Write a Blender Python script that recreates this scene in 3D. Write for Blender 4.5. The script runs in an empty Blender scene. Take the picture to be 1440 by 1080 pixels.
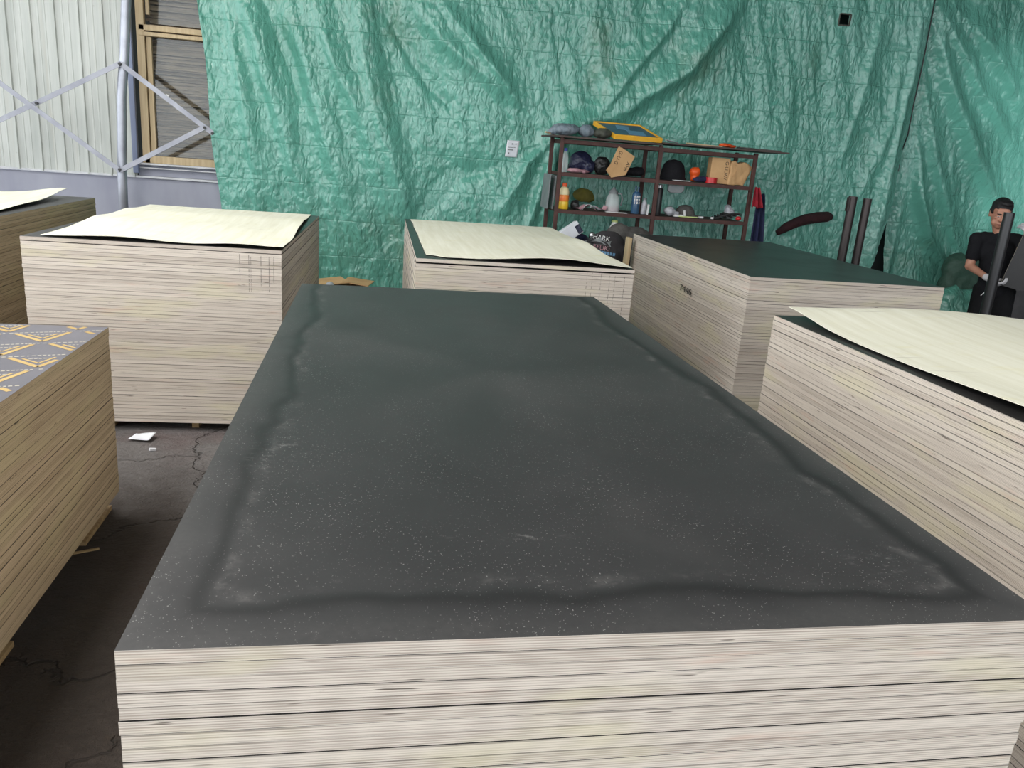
import bpy, bmesh, math, random
import numpy as np
from mathutils import Vector, Matrix, Euler
from mathutils.bvhtree import BVHTree

random.seed(7); RNG = np.random.default_rng(7)
SC = bpy.context.scene
COL = SC.collection
R = math.radians

# ------------------------------------------------------------------ camera, sky, lights, exposure
cd = bpy.data.cameras.new('camera'); cam = bpy.data.objects.new('camera', cd); COL.objects.link(cam)
cam.location = (0.2722, -0.8185, 1.6655)
cam.rotation_euler = (1.28646, -0.07544, -0.16580)
cd.sensor_width = 36.0; cd.sensor_fit = 'HORIZONTAL'; cd.lens = 1109.1 * 36.0 / 1440.0
cd.clip_start = 0.02; cd.clip_end = 200
SC.camera = cam

w = bpy.data.worlds.new('overcast_sky'); SC.world = w; w.use_nodes = True
bg = w.node_tree.nodes['Background']
bg.inputs['Color'].default_value = (0.90, 0.95, 1.0, 1); bg.inputs['Strength'].default_value = 3.3

def area(name, loc, sx, sy, power, col=(1, .98, .95), rot=(0, 0, 0)):
    l = bpy.data.lights.new(name, 'AREA'); l.shape = 'RECTANGLE'; l.size = sx; l.size_y = sy
    l.energy = power; l.color = col
    o = bpy.data.objects.new(name, l); COL.objects.link(o); o.location = loc; o.rotation_euler = rot
    return o
area('overhead_fill', (-2.4, 0.2, 5.1), 1.8, 9.0, 540)  # two added overhead fill lamps; the left one brightens tops and left-facing sides
area('overhead_fill', (3.6, -2.0, 5.1), 1.6, 5.0, 120)
SC.view_settings.view_transform = 'Standard'; SC.view_settings.look = 'None'
SC.view_settings.gamma = 1; SC.view_settings.use_curve_mapping = False
SC.view_settings.exposure = 0.0

# ------------------------------------------------------------------ materials
class N:
    def __init__(s, name):
        s.m = bpy.data.materials.new(name); s.m.use_nodes = True
        s.t = s.m.node_tree; s.b = s.t.nodes['Principled BSDF']; s.out = s.t.nodes['Material Output']
    def n(s, typ, ins=None, **kw):
        nd = s.t.nodes.new(typ)
        for k, v in kw.items(): setattr(nd, k, v)
        for k, v in (ins or {}).items(): s.set(nd.inputs[k], v)
        return nd
    def set(s, sock, v):
        if hasattr(v, 'bl_idname') and hasattr(v, 'outputs'): s.t.links.new(v.outputs[0], sock)
        elif isinstance(v, bpy.types.NodeSocket): s.t.links.new(v, sock)
        else: sock.default_value = v
    def p(s, **kw):
        names = dict(color='Base Color', rough='Roughness', metal='Metallic', normal='Normal', spec='Specular IOR Level',
                     trans='Transmission Weight', ior='IOR', coat='Coat Weight', sheen='Sheen Weight', alpha='Alpha',
                     sss='Subsurface Weight')
        for k, v in kw.items(): s.set(s.b.inputs[names[k]], v)
        return s.m
    def obj(s): return s.n('ShaderNodeTexCoord').outputs['Object']
    def pos(s): return s.n('ShaderNodeNewGeometry').outputs['Position']
    def map(s, vec, scale=(1, 1, 1), loc=(0, 0, 0), rot=(0, 0, 0)):
        return s.n('ShaderNodeMapping', {'Vector': vec, 'Scale': scale, 'Location': loc, 'Rotation': rot})
    def noise(s, vec, scale=5, detail=4, rough=.55, dist=0):
        return s.n('ShaderNodeTexNoise', {'Vector': vec, 'Scale': scale, 'Detail': detail, 'Roughness': rough, 'Distortion': dist})
    def ramp(s, fac, stops):
        nd = s.n('ShaderNodeValToRGB', {'Fac': fac}); e = nd.color_ramp.elements
        while len(e) < len(stops): e.new(0.5)
        for el, (p, c) in zip(e, stops):
            el.position = p; el.color = c if len(c) == 4 else (*c, 1)
        return nd
    def mix(s, f, a, b, mode='MIX'):
        nd = s.n('ShaderNodeMix', data_type='RGBA', blend_type=mode)
        for k, v in ((0, f), (6, a), (7, b)):
            if isinstance(v, tuple) and len(v) == 3: v = (*v, 1)
            s.set(nd.inputs[k], v)
        return nd.outputs[2]
    def math(s, op, a, b=0.0, c=0.0, clamp=False):
        nd = s.n('ShaderNodeMath', operation=op, use_clamp=clamp)
        s.set(nd.inputs[0], a); s.set(nd.inputs[1], b); s.set(nd.inputs[2], c); return nd.outputs[0]
    def sep(s, v): return s.n('ShaderNodeSeparateXYZ', {0: v}).outputs
    def bump(s, h, strength=.3, dist=.01, normal=None):
        i = {'Height': h, 'Strength': strength, 'Distance': dist}
        if normal is not None: i['Normal'] = normal
        return s.n('ShaderNodeBump', i)
    def smooth(s, v, a, b):
        nd = s.n('ShaderNodeMapRange', {0: v, 1: a, 2: b, 3: 0.0, 4: 1.0}, interpolation_type='SMOOTHSTEP'); return nd.outputs[0]

def hexc(r, g, b):
    f = lambda v: (v / 255 / 12.92) if v / 255 < .04045 else ((v / 255 + .055) / 1.055) ** 2.4
    return (f(r), f(g), f(b), 1)

def plain(name, col, col2=None, rough=.6, metal=0, scale=12, bump=0, bscale=40, bdist=.004, spec=.5, stretch=(1, 1, 1), **kw):
    s = N(name); v = s.map(s.obj(), stretch)
    c = col
    if col2: c = s.ramp(s.noise(v, scale), [(.3, col), (.7, col2)])
    if bump: s.p(normal=s.bump(s.noise(v, bscale, 5), bump, bdist))
    return s.p(color=c, rough=rough, metal=metal, spec=spec, **kw)

def edge_mat(name, base, dark, tint1, tint2, lines=None):
    """sawn plywood edges: alternating plies, streaky grain, coloured blotches; optional pencil lines at world x within a z range"""
    s = N(name); o = s.obj(); oi = s.n('ShaderNodeObjectInfo').outputs['Random']
    pos = s.pos(); x, y, z = s.sep(o); px, py, pz = s.sep(pos)
    off = s.n('ShaderNodeCombineXYZ', {0: s.math('MULTIPLY', oi, 37.0), 1: s.math('MULTIPLY', oi, 91.0), 2: s.math('MULTIPLY', oi, 13.0)})
    v = s.n('ShaderNodeVectorMath', {0: o, 1: off}, operation='ADD')
    grain = s.noise(s.map(v, (5, 5, 420)), 1.0, 4, .65)
    fine = s.noise(s.map(v, (60, 60, 500)), 1.0, 3, .7)
    ply = s.math('SINE', s.math('ADD', s.math('MULTIPLY', z, 2 * math.pi / .0036), s.math('MULTIPLY', s.noise(s.map(v, (2, 2, 0)), 1.0), 2.0)))
    plyf = s.math('MULTIPLY_ADD', ply, .5, .5)
    f = s.math('ADD', s.math('MULTIPLY', grain, .75), s.math('MULTIPLY', plyf, .25))
    f = s.math('ADD', f, s.math('MULTIPLY', s.math('SUBTRACT', oi, .5), .16))
    c = s.ramp(f, [(.33, dark), (.62, base)])
    blot = s.noise(s.map(pos, (2.2, 2.2, 9), loc=(3, 1, 7)), 1.0, 3, .6)
    c = s.mix(s.math('MULTIPLY', s.smooth(blot, .50, .68), .42), c, tint1)
    blot2 = s.noise(s.map(pos, (3.1, 3.1, 26), loc=(11, 5, 2)), 1.0, 3, .6)
    c = s.mix(s.math('MULTIPLY', s.smooth(blot2, .60, .74), .5), c, tint2)
    c = s.mix(s.math('MULTIPLY', s.smooth(fine, .60, .72), .35), c, dark)
    # knots / gaps in the core plies: short dark dashes
    gap = s.noise(s.map(v, (9, 9, 160), loc=(5, 9, 1)), 1.0, 2, .5)
    c = s.mix(s.math('MULTIPLY', s.smooth(gap, .70, .75), .8), c, (.05, .035, .025))
    # black film at the very top and bottom of each sheet, broken up
    brk = s.smooth(s.noise(s.map(v, (3, 3, 55)), 1.0), .42, .58)
    top = s.smooth(s.math('MODULO', z, .01894), .0160, .0168)
    c = s.mix(s.math('MULTIPLY', top, s.math('MULTIPLY_ADD', brk, .45, .0)), c, (.03, .024, .02))
    if lines:
        tot = None
        for (lx, ly, z0, z1, wd) in lines:
            coord, cv = (px, lx) if lx is not None else (py, ly)
            d = s.math('ABSOLUTE', s.math('SUBTRACT', coord, cv))
            k = s.math('MULTIPLY', s.math('LESS_THAN', d, wd), s.math('MULTIPLY', s.math('GREATER_THAN', pz, z0), s.math('LESS_THAN', pz, z1)))
            tot = k if tot is None else s.math('MAXIMUM', tot, k)
        dash = s.smooth(s.noise(s.map(pos, (3, 3, 60)), 1.0, 2), .42, .55)
        c = s.mix(s.math('MULTIPLY', tot, s.math('MULTIPLY', dash, .6)), c, (.07, .06, .06))
    s.p(normal=s.bump(s.math('ADD', grain, s.math('MULTIPLY', fine, .5)), .25, .002))
    return s.p(color=c, rough=.85, spec=.2)

PALE = dict(base=(.64, .575, .50, 1), dark=(.38, .325, .275, 1), tint1=(.60, .555, .36), tint2=(.55, .38, .30))
TAN = dict(base=(.66, .53, .36, 1), dark=(.36, .27, .17, 1), tint1=(.62, .54, .32), tint2=(.60, .43, .34))
M = {}
M['edge'] = edge_mat('plywood_edge', **PALE)
M['edge_tan'] = edge_mat('plywood_edge_tan', **TAN)
M['edge_lines_a'] = edge_mat('plywood_edge_pencil', **PALE, lines=[(-.39, None, .93, 1.07, .002), (-.345, None, .88, 1.09, .002), (-.335, None, .88, 1.06, .0015), (-.285, None, .9, 1.09, .002), (-.245, None, .88, 1.08, .002), (-.222, None, .93, 1.07, .0015)])
M['edge_lines_b'] = edge_mat('plywood_edge_grid', **PALE, lines=[(1.44, None, .8, 1.07, .0018), (1.47, None, .8, 1.07, .0015), (1.52, None, .8, 1.07, .0018), (1.57, None, .8, 1.06, .0018), (1.60, None, .8, 1.06, .0015), (1.655, None, .8, 1.06, .002)])

def film_mat(name, col, rough=.36, dust=.25, band=False):
    s = N(name); o = s.obj(); x, y, z = s.sep(o)
    c = s.ramp(s.noise(o, 3.0, 5), [(.3, col), (.75, tuple(v * 1.35 for v in col[:3]) + (1,))])
    speck = s.n('ShaderNodeTexVoronoi', {'Vector': o, 'Scale': 300.0, 'Randomness': 1.0})
    sp = s.math('LESS_THAN', speck.outputs['Distance'], s.math('MULTIPLY', s.smooth(s.noise(o, 170, 2), .43, .70), .30))
    spm = s.math('MULTIPLY', sp, s.smooth(s.noise(o, 5, 3), .30, .60))
    haze = s.smooth(s.noise(s.map(o, (1, 1, 1)), 2.2, 6, .62), .42, .75)
    dustc = (.22, .21, .20)
    c = s.mix(s.math('MULTIPLY', haze, dust * .14), c, dustc)
    c = s.mix(s.math('MULTIPLY', spm, dust), c, (.45, .44, .42))
    rg = s.math('MULTIPLY_ADD', haze, .06, rough)
    if band:
        # a wavy tide line a hand's width in from the long edges and the near end (dried water and dust)
        wob = s.math('MULTIPLY_ADD', s.noise(s.map(o, (1.5, 1.5, 0)), 1.6, 3, .6), .16, -.08)
        dx = s.math('SUBTRACT', .61, s.math('ABSOLUTE', x)); dy = s.math('ADD', y, 1.22)
        d = s.math('ADD', s.math('MINIMUM', dx, s.math('MULTIPLY', dy, .9)), wob)
        inner = s.smooth(d, .075, .10); outer = s.smooth(d, .045, .075)
        groove = s.math('MULTIPLY', outer, s.math('SUBTRACT', 1.0, inner))
        c = s.mix(s.math('MULTIPLY', groove, .75), c, tuple(v * .55 for v in col[:3]))
        rim = s.math('MULTIPLY', s.smooth(d, .090, .102), s.math('SUBTRACT', 1.0, s.smooth(d, .102, .13)))
        rimn = s.smooth(s.noise(s.map(o, (14, 14, 0)), 1.0, 5, .7), .45, .75)
        c = s.mix(s.math('MULTIPLY', s.math('MULTIPLY', rim, rimn), .35), c, dustc)
        edge = s.math('SUBTRACT', 1.0, s.smooth(d, .0, .055))
        c = s.mix(s.math('MULTIPLY', edge, s.math('MULTIPLY', s.noise(o, 90, 3), .16)), c, dustc)
        # a few chalky scuffs
        for (sx, sy, rx, ry) in ((-.50, -.62, .07, .12), (.47, -1.06, .10, .05), (-.13, -.96, .13, .02), (.50, 1.02, .07, .10)):
            e = s.n('ShaderNodeVectorMath', {0: s.map(o, (1 / rx, 1 / ry, 0), loc=(-sx / rx, -sy / ry, 0))}, operation='LENGTH').outputs['Value']
            k = s.math('MULTIPLY', s.math('SUBTRACT', 1.0, s.smooth(e, .3, 1.0)), s.smooth(s.noise(s.map(o, (22, 40, 0), rot=(0, 0, .7)), 1.0, 5, .75), .52, .78))
            c = s.mix(s.math('MULTIPLY', k, .6), c, (.30, .29, .28))
        s.p(normal=s.bump(groove, .12, .004))
    return s.p(color=c, rough=rg, spec=.36)
M['film'] = film_mat('black_film', (.020, .019, .019, 1), .33, .18)
M['film_main'] = film_mat('black_film_dusty', (.031, .030, .0305, 1), .44, .5, band=True)
M['film_grey'] = film_mat('grey_film', (.125, .12, .138, 1), .32, .1)
M['print'] = plain('yellow_print', hexc(196, 168, 108), hexc(180, 150, 95), .5)
M['print_white'] = plain('pale_print', hexc(178, 172, 160), None, .5)

def veneer_mat():
    s = N('cream_veneer'); o = s.obj()
    g = s.noise(s.map(o, (26, 1.6, 1)), 1.0, 5, .6)
    c = s.ramp(g, [(.3, (.72, .70, .55, 1)), (.7, (.84, .83, .70, 1))])
    st = s.smooth(s.noise(s.map(o, (3, 9, 1), loc=(4, 2, 0)), 1.0, 4, .6), .56, .74)
    c = s.mix(s.math('MULTIPLY', st, .35), c, (.72, .68, .38))
    cr = s.noise(s.map(o, (1.2, 34, 1), loc=(1, 7, 0)), 1.0, 3, .6)
    c = s.mix(s.math('MULTIPLY', s.smooth(cr, .66, .72), .5), c, (.40, .36, .28))
    s.p(normal=s.bump(g, .1, .002))
    return s.p(color=c, rough=.8, spec=.2)
M['veneer'] = veneer_mat()

def tarp_mat():
    s = N('green_tarpaulin'); o = s.obj()
    fl = s.map(o, (1, .0, 1))
    big = s.noise(fl, .55, 4, .6)
    c = s.ramp(big, [(.30, (.115, .375, .285, 1)), (.55, (.155, .46, .36, 1)), (.75, (.23, .53, .435, 1))])
    st = s.smooth(s.noise(s.map(o, (1.3, 0, .9), loc=(5, 0, 3)), 1.0, 5, .65), .56, .72)
    c = s.mix(s.math('MULTIPLY', st, .45), c, (.16, .24, .15))
    # grime in the crumples
    gr = s.smooth(s.noise(s.map(o, (7, 0, 5)), 1.0, 6, .7), .5, .75)
    c = s.mix(s.math('MULTIPLY', gr, .40), c, (.11, .22, .19))
    # crumple facets
    warp = s.n('ShaderNodeVectorMath', {0: fl, 1: s.n('ShaderNodeVectorMath', {0: s.noise(fl, 7, 3).outputs['Color'], 'Scale': .10}, operation='SCALE')}, operation='ADD')
    v1 = s.n('ShaderNodeTexVoronoi', {'Vector': s.map(warp, (1.5, 1, .48), rot=(0, .3, 0)), 'Scale': 11.0}, feature='DISTANCE_TO_EDGE').outputs['Distance']
    v2 = s.n('ShaderNodeTexVoronoi', {'Vector': s.map(warp, (1.5, 1, .5), rot=(0, -.25, 0)), 'Scale': 24.0}, feature='F1').outputs['Distance']
    n1 = s.noise(s.map(warp, (1.8, 1, .7)), 9, 5, .6)
    n2 = s.noise(s.map(fl, (1.6, 1, 1)), 55, 4, .6)
    h = s.math('ADD', s.math('MULTIPLY', s.math('MINIMUM', v1, .22), 1.4), s.math('ADD', s.math('MULTIPLY', v2, .30), s.math('ADD', s.math('MULTIPLY', n1, 1.3), s.math('MULTIPLY', n2, .14))))
    # straight packing creases
    x, y, z = s.sep(o)
    zz = s.math('ADD', z, s.math('MULTIPLY', s.noise(fl, 1.5), .06))
    cz = s.math('ABSOLUTE', s.math('SUBTRACT', s.math('FRACT', s.math('DIVIDE', zz, .36)), .5))
    xx = s.math('ADD', x, s.math('MULTIPLY', s.noise(fl, 1.2), .08))
    cx = s.math('ABSOLUTE', s.math('SUBTRACT', s.math('FRACT', s.math('DIVIDE', xx, .50)), .5))
    cre = s.math('ADD', s.math('SUBTRACT', 1.0, s.smooth(cz, 0.0, .022)), s.math('MULTIPLY', s.math('SUBTRACT', 1.0, s.smooth(cx, 0.0, .014)), .4))
    h = s.math('SUBTRACT', h, s.math('MULTIPLY', cre, .22))
    s.p(color=c, rough=.20, spec=1.0, normal=s.bump(h, .85, .015))
    tl = s.n('ShaderNodeBsdfTranslucent', {'Color': c})
    mx = s.n('ShaderNodeMixShader', {0: .16}); s.t.links.new(s.b.outputs[0], mx.inputs[1]); s.t.links.new(tl.outputs[0], mx.inputs[2])
    s.t.links.new(mx.outputs[0], s.out.inputs[0]); return s.m
M['tarp'] = tarp_mat()

def floor_mat():
    s = N('dirty_concrete'); o = s.pos()
    n1 = s.noise(o, 1.6, 6, .65); n2 = s.noise(o, 9, 6, .7); n3 = s.noise(o, 40, 4, .7)
    c = s.ramp(n1, [(.3, (.12, .108, .103, 1)), (.7, (.20, .19, .183, 1))])
    c = s.mix(s.math('MULTIPLY', s.smooth(n2, .5, .75), .5), c, (.075, .066, .062))
    x, y, z = s.sep(o)
    red = s.smooth(s.noise(s.map(o, (1, 1, 0), loc=(3.3, 2, 0)), 1.4, 4), .52, .68)
    c = s.mix(s.math('MULTIPLY', red, .4), c, (.165, .098, .096))
    # darker brown towards the near end, with paler mottling
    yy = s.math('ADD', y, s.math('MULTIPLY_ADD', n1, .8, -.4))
    near_brown = s.math('SUBTRACT', 1.0, s.smooth(yy, 2.35, 2.75))
    c = s.mix(s.math('MULTIPLY', near_brown, .82), c, (.030, .019, .012))
    mottle = s.smooth(n2, .60, .72)
    c = s.mix(s.math('MULTIPLY', s.math('MULTIPLY', near_brown, mottle), .35), c, (.09, .065, .045))
    ck = s.n('ShaderNodeTexVoronoi', {'Vector': s.n('ShaderNodeVectorMath', {0: o, 1: s.n('ShaderNodeVectorMath', {0: s.noise(o, 3, 5).outputs['Color'], 'Scale': .5}, operation='SCALE')}, operation='ADD'), 'Scale': 1.1}, feature='DISTANCE_TO_EDGE').outputs['Distance']
    crack = s.math('SUBTRACT', 1.0, s.smooth(ck, .0, .014))
    c = s.mix(s.math('MULTIPLY', s.math('MULTIPLY', crack, s.smooth(n1, .42, .56)), .6), c, (.02, .017, .016))
    n4 = s.noise(s.map(o, (1, 1.6, 1)), 22, 5, .72, 1.2)
    c = s.mix(s.math('MULTIPLY', s.smooth(n4, .60, .68), .55), c, (.03, .026, .024))
    h = s.math('SUBTRACT', s.math('ADD', s.math('MULTIPLY', n2, .9), s.math('ADD', s.math('MULTIPLY', n3, .25), s.math('MULTIPLY', n4, .5))), s.math('MULTIPLY', crack, .6))
    s.p(normal=s.bump(h, .9, .035))
    return s.p(color=c, rough=.72, spec=.35)
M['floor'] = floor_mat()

def siding_mat():
    s = N('painted_siding'); o = s.pos()
    v = s.map(o, (9, 1, .35))
    c = s.ramp(s.noise(v, 1.6, 5, .6), [(.3, (.40, .425, .395, 1)), (.7, (.56, .58, .545, 1))])
    c = s.mix(s.math('MULTIPLY', s.smooth(s.noise(s.map(o, (22, 1, .5)), 1.0, 4), .55, .72), .35), c, (.46, .44, .37))
    d = s.smooth(s.n('ShaderNodeTexVoronoi', {'Vector': s.map(o, (1, 0, 1)), 'Scale': 7.0}).outputs['Distance'], .0, .07)
    c = s.mix(s.math('MULTIPLY', s.math('SUBTRACT', 1.0, d), .5), c, (.22, .20, .18))
    return s.p(color=c, rough=.5, spec=.4)
M['siding'] = siding_mat()
M['lowwall'] = plain('blue_grey_paint', hexc(142, 144, 158), hexc(162, 164, 174), .7, scale=3, bump=.15, stretch=(1, 1, .4))
M['trim'] = plain('pale_flashing', hexc(205, 206, 208), hexc(185, 187, 190), .45)
M['blueflash'] = plain('blue_grey_flashing', hexc(120, 130, 155), None, .5)
M['darkwall'] = plain('dark_wall', (.03, .035, .035, 1), None, .9)
M['ceiling'] = plain('ceiling_metal', (.045, .047, .05, 1), (.06, .06, .062, 1), .7)
M['frame'] = plain('pine_frame', hexc(196, 176, 140), hexc(172, 150, 115), .6, scale=4, stretch=(8, 8, .6), bump=.1)
M['slat'] = plain('grey_brown_veneer_strip', hexc(132, 115, 96), hexc(66, 54, 44), .8, scale=4, stretch=(1.5, 8, 12), bump=.2)
M['galv'] = plain('galvanised_steel', hexc(180, 183, 192), hexc(150, 153, 162), .42, .55, scale=6)
M['brace'] = plain('painted_angle_steel', hexc(166, 168, 176), hexc(138, 140, 150), .5, .3, scale=6)
M['bolt'] = plain('bolt_steel', (.05, .05, .05, 1), None, .4, .8)
M['rust'] = plain('rusty_angle_iron', (.060, .026, .022, 1), (.10, .045, .036, 1), .62, .25, scale=14, bump=.2)
M['board_dark'] = plain('dark_shelf_board', (.045, .030, .026, 1), (.075, .052, .044, 1), .65, scale=10)
M['post'] = plain('dark_steel_post', (.040, .034, .033, 1), (.065, .054, .052, 1), .42, .6, scale=7, stretch=(1, 1, .2))
M['post_black'] = plain('black_steel_post', (.045, .045, .047, 1), (.065, .065, .066, 1), .38, .6, scale=7, stretch=(1, 1, .2))
M['pallet'] = plain('pallet_wood', hexc(190, 165, 122), hexc(150, 124, 88), .8, scale=6, stretch=(1, 9, 9), bump=.2)
M['kraft'] = plain('kraft_card', hexc(208, 168, 120), hexc(188, 148, 102), .8, scale=5, bump=.15)
M['ink'] = plain('black_ink', (.02, .018, .016, 1), None, .8)
M['white'] = plain('white_plastic', hexc(225, 225, 222), hexc(205, 205, 205), .45)
M['paper'] = plain('white_paper', hexc(226, 228, 232), hexc(208, 210, 216), .8, scale=6)
M['pink'] = plain('pinkish_rag', hexc(190, 150, 155), hexc(150, 110, 118), .85)
M['navy'] = plain('navy_plastic_bag', (.010, .012, .035, 1), (.025, .028, .06, 1), .28, scale=9, bump=.8, bscale=22, bdist=.02)
M['blackbag'] = plain('black_plastic_bag', (.010, .010, .010, 1), (.03, .03, .03, 1), .3, scale=9, bump=.8, bscale=26, bdist=.02)
M['greybag'] = plain('grey_blue_sacking', hexc(92, 108, 118), hexc(140, 150, 158), .7, scale=14, bump=.7, bscale=24, bdist=.02)
M['olivebag'] = plain('olive_sacking', hexc(80, 82, 70), hexc(50, 52, 48), .7, scale=14, bump=.6, bscale=24, bdist=.02)
M['palebag'] = plain('pale_plastic_bag', hexc(190, 190, 195), hexc(150, 152, 158), .4, scale=14, bump=.6, bscale=24, bdist=.02)
M['yellow'] = plain('yellow_foam_edge', hexc(235, 180, 50), hexc(222, 160, 40), .55)
M['olive_yellow'] = plain('olive_yellow_cloth', (.17, .145, .02, 1), (.11, .10, .02, 1), .8)
M['blue_sheet'] = plain('blue_grey_sheet', hexc(70, 105, 130), hexc(50, 82, 108), .4)
M['blue_patch'] = plain('light_blue_patch', hexc(105, 150, 185), None, .4)
M['orange'] = plain('orange_plastic', hexc(228, 92, 32), hexc(205, 70, 25), .45)
M['juice'] = plain('orange_yellow_label', hexc(240, 150, 40), hexc(238, 110, 60), .35, scale=20)
M['juice_yellow'] = plain('yellow_drink', hexc(240, 200, 60), hexc(235, 190, 50), .3)
M['cream'] = plain('cream_label', hexc(235, 220, 175), None, .4)
M['red'] = plain('red_tape', hexc(205, 38, 42), hexc(180, 25, 32), .35)
M['redcloth'] = plain('red_cloth', hexc(165, 28, 45), hexc(120, 20, 34), .85)
M['bluecloth'] = plain('navy_cloth', hexc(32, 38, 72), hexc(22, 27, 54), .9, bump=.4, bscale=18, bdist=.02)
M['blackcloth'] = plain('black_cloth', (.006, .006, .008, 1), (.010, .010, .012, 1), .85, spec=.25, scale=9, bump=.35, bscale=16, bdist=.02)
M['trouser'] = plain('black_trouser_cloth', (.006, .006, .007, 1), (.012, .012, .013, 1), .9, spec=.2, bump=.4, bscale=12, bdist=.02)
M['shirtcloth'] = plain('faded_black_cotton', hexc(44, 42, 44), hexc(58, 54, 56), .9, scale=9, bump=.3, bscale=20, bdist=.015)
M['greycloth'] = plain('grey_cloth', hexc(70, 68, 66), hexc(88, 86, 82), .9, bump=.5, bscale=18, bdist=.02)
M['darkgreen'] = plain('dark_green_sacking', (.03, .075, .05, 1), (.05, .11, .08, 1), .6, bump=.6, bscale=20, bdist=.02)
M['maroon'] = plain('dark_maroon_rag', (.022, .006, .008, 1), (.045, .012, .014, 1), .85, bump=.6, bscale=30, bdist=.02)
M['black'] = plain('black_plastic', (.012, .012, .012, 1), None, .4)
M['greyplastic'] = plain('grey_plastic', hexc(130, 135, 135), hexc(112, 116, 118), .5)
M['steel'] = plain('bright_steel', hexc(205, 205, 208), None, .25, .9)
M['lime'] = plain('lime_plastic', hexc(190, 205, 130), None, .4)
M['bluecap'] = plain('blue_cap', hexc(45, 55, 150), None, .4)
M['bluebottle'] = plain('blue_bottle', hexc(45, 75, 105), hexc(60, 95, 125), .25)
M['skin'] = plain('skin', hexc(186, 136, 112), hexc(174, 122, 100), .5, scale=20, sss=.05)
M['lip'] = plain('lips', hexc(150, 88, 80), None, .5)
M['hair'] = plain('black_hair', (.005, .004, .004, 1), (.009, .008, .008, 1), .6, bump=.6, bscale=90, bdist=.01)
M['eye_dark'] = plain('dark_iris', (.01, .008, .007, 1), None, .2)
M['eyewhite'] = plain('eye_white', (.55, .52, .48, 1), None, .3)
M['glove'] = plain('white_glove', hexc(214, 212, 212), hexc(190, 186, 190), .9, bump=.4, bscale=80, bdist=.004)
M['sole'] = plain('shoe', (.02, .02, .02, 1), None, .7)
M['cab'] = plain('grey_machine_paint', hexc(120, 112, 116), hexc(100, 95, 98), .5)
M['silvercap'] = plain('silver_strip', hexc(190, 190, 195), None, .3, .6)
def glass(name, tint, rough=.05):
    s = N(name)
    return s.p(color=tint, rough=rough, trans=.72, ior=1.25)
M['clear'] = glass('clear_plastic', (.92, .96, .96, 1))
M['water'] = plain('pinkish_liquid', hexc(205, 175, 180), None, .15)
def pane_mat():
    s = N('window_glass'); g = s.n('ShaderNodeBsdfGlossy', {'Color': (1, 1, 1, 1), 'Roughness': .06}); t = s.n('ShaderNodeBsdfTransparent', {'Color': (.93, .95, .94, 1)})
    lw = s.n('ShaderNodeLayerWeight', {'Blend': .25}); f = s.math('MULTIPLY_ADD', lw.outputs['Fresnel'], .5, .02)
    mx = s.n('ShaderNodeMixShader', {0: f}); s.t.links.new(t.outputs[0], mx.inputs[1]); s.t.links.new(g.outputs[0], mx.inputs[2])
    s.t.links.new(mx.outputs[0], s.out.inputs[0]); return s.m
M['pane'] = pane_mat()

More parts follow.
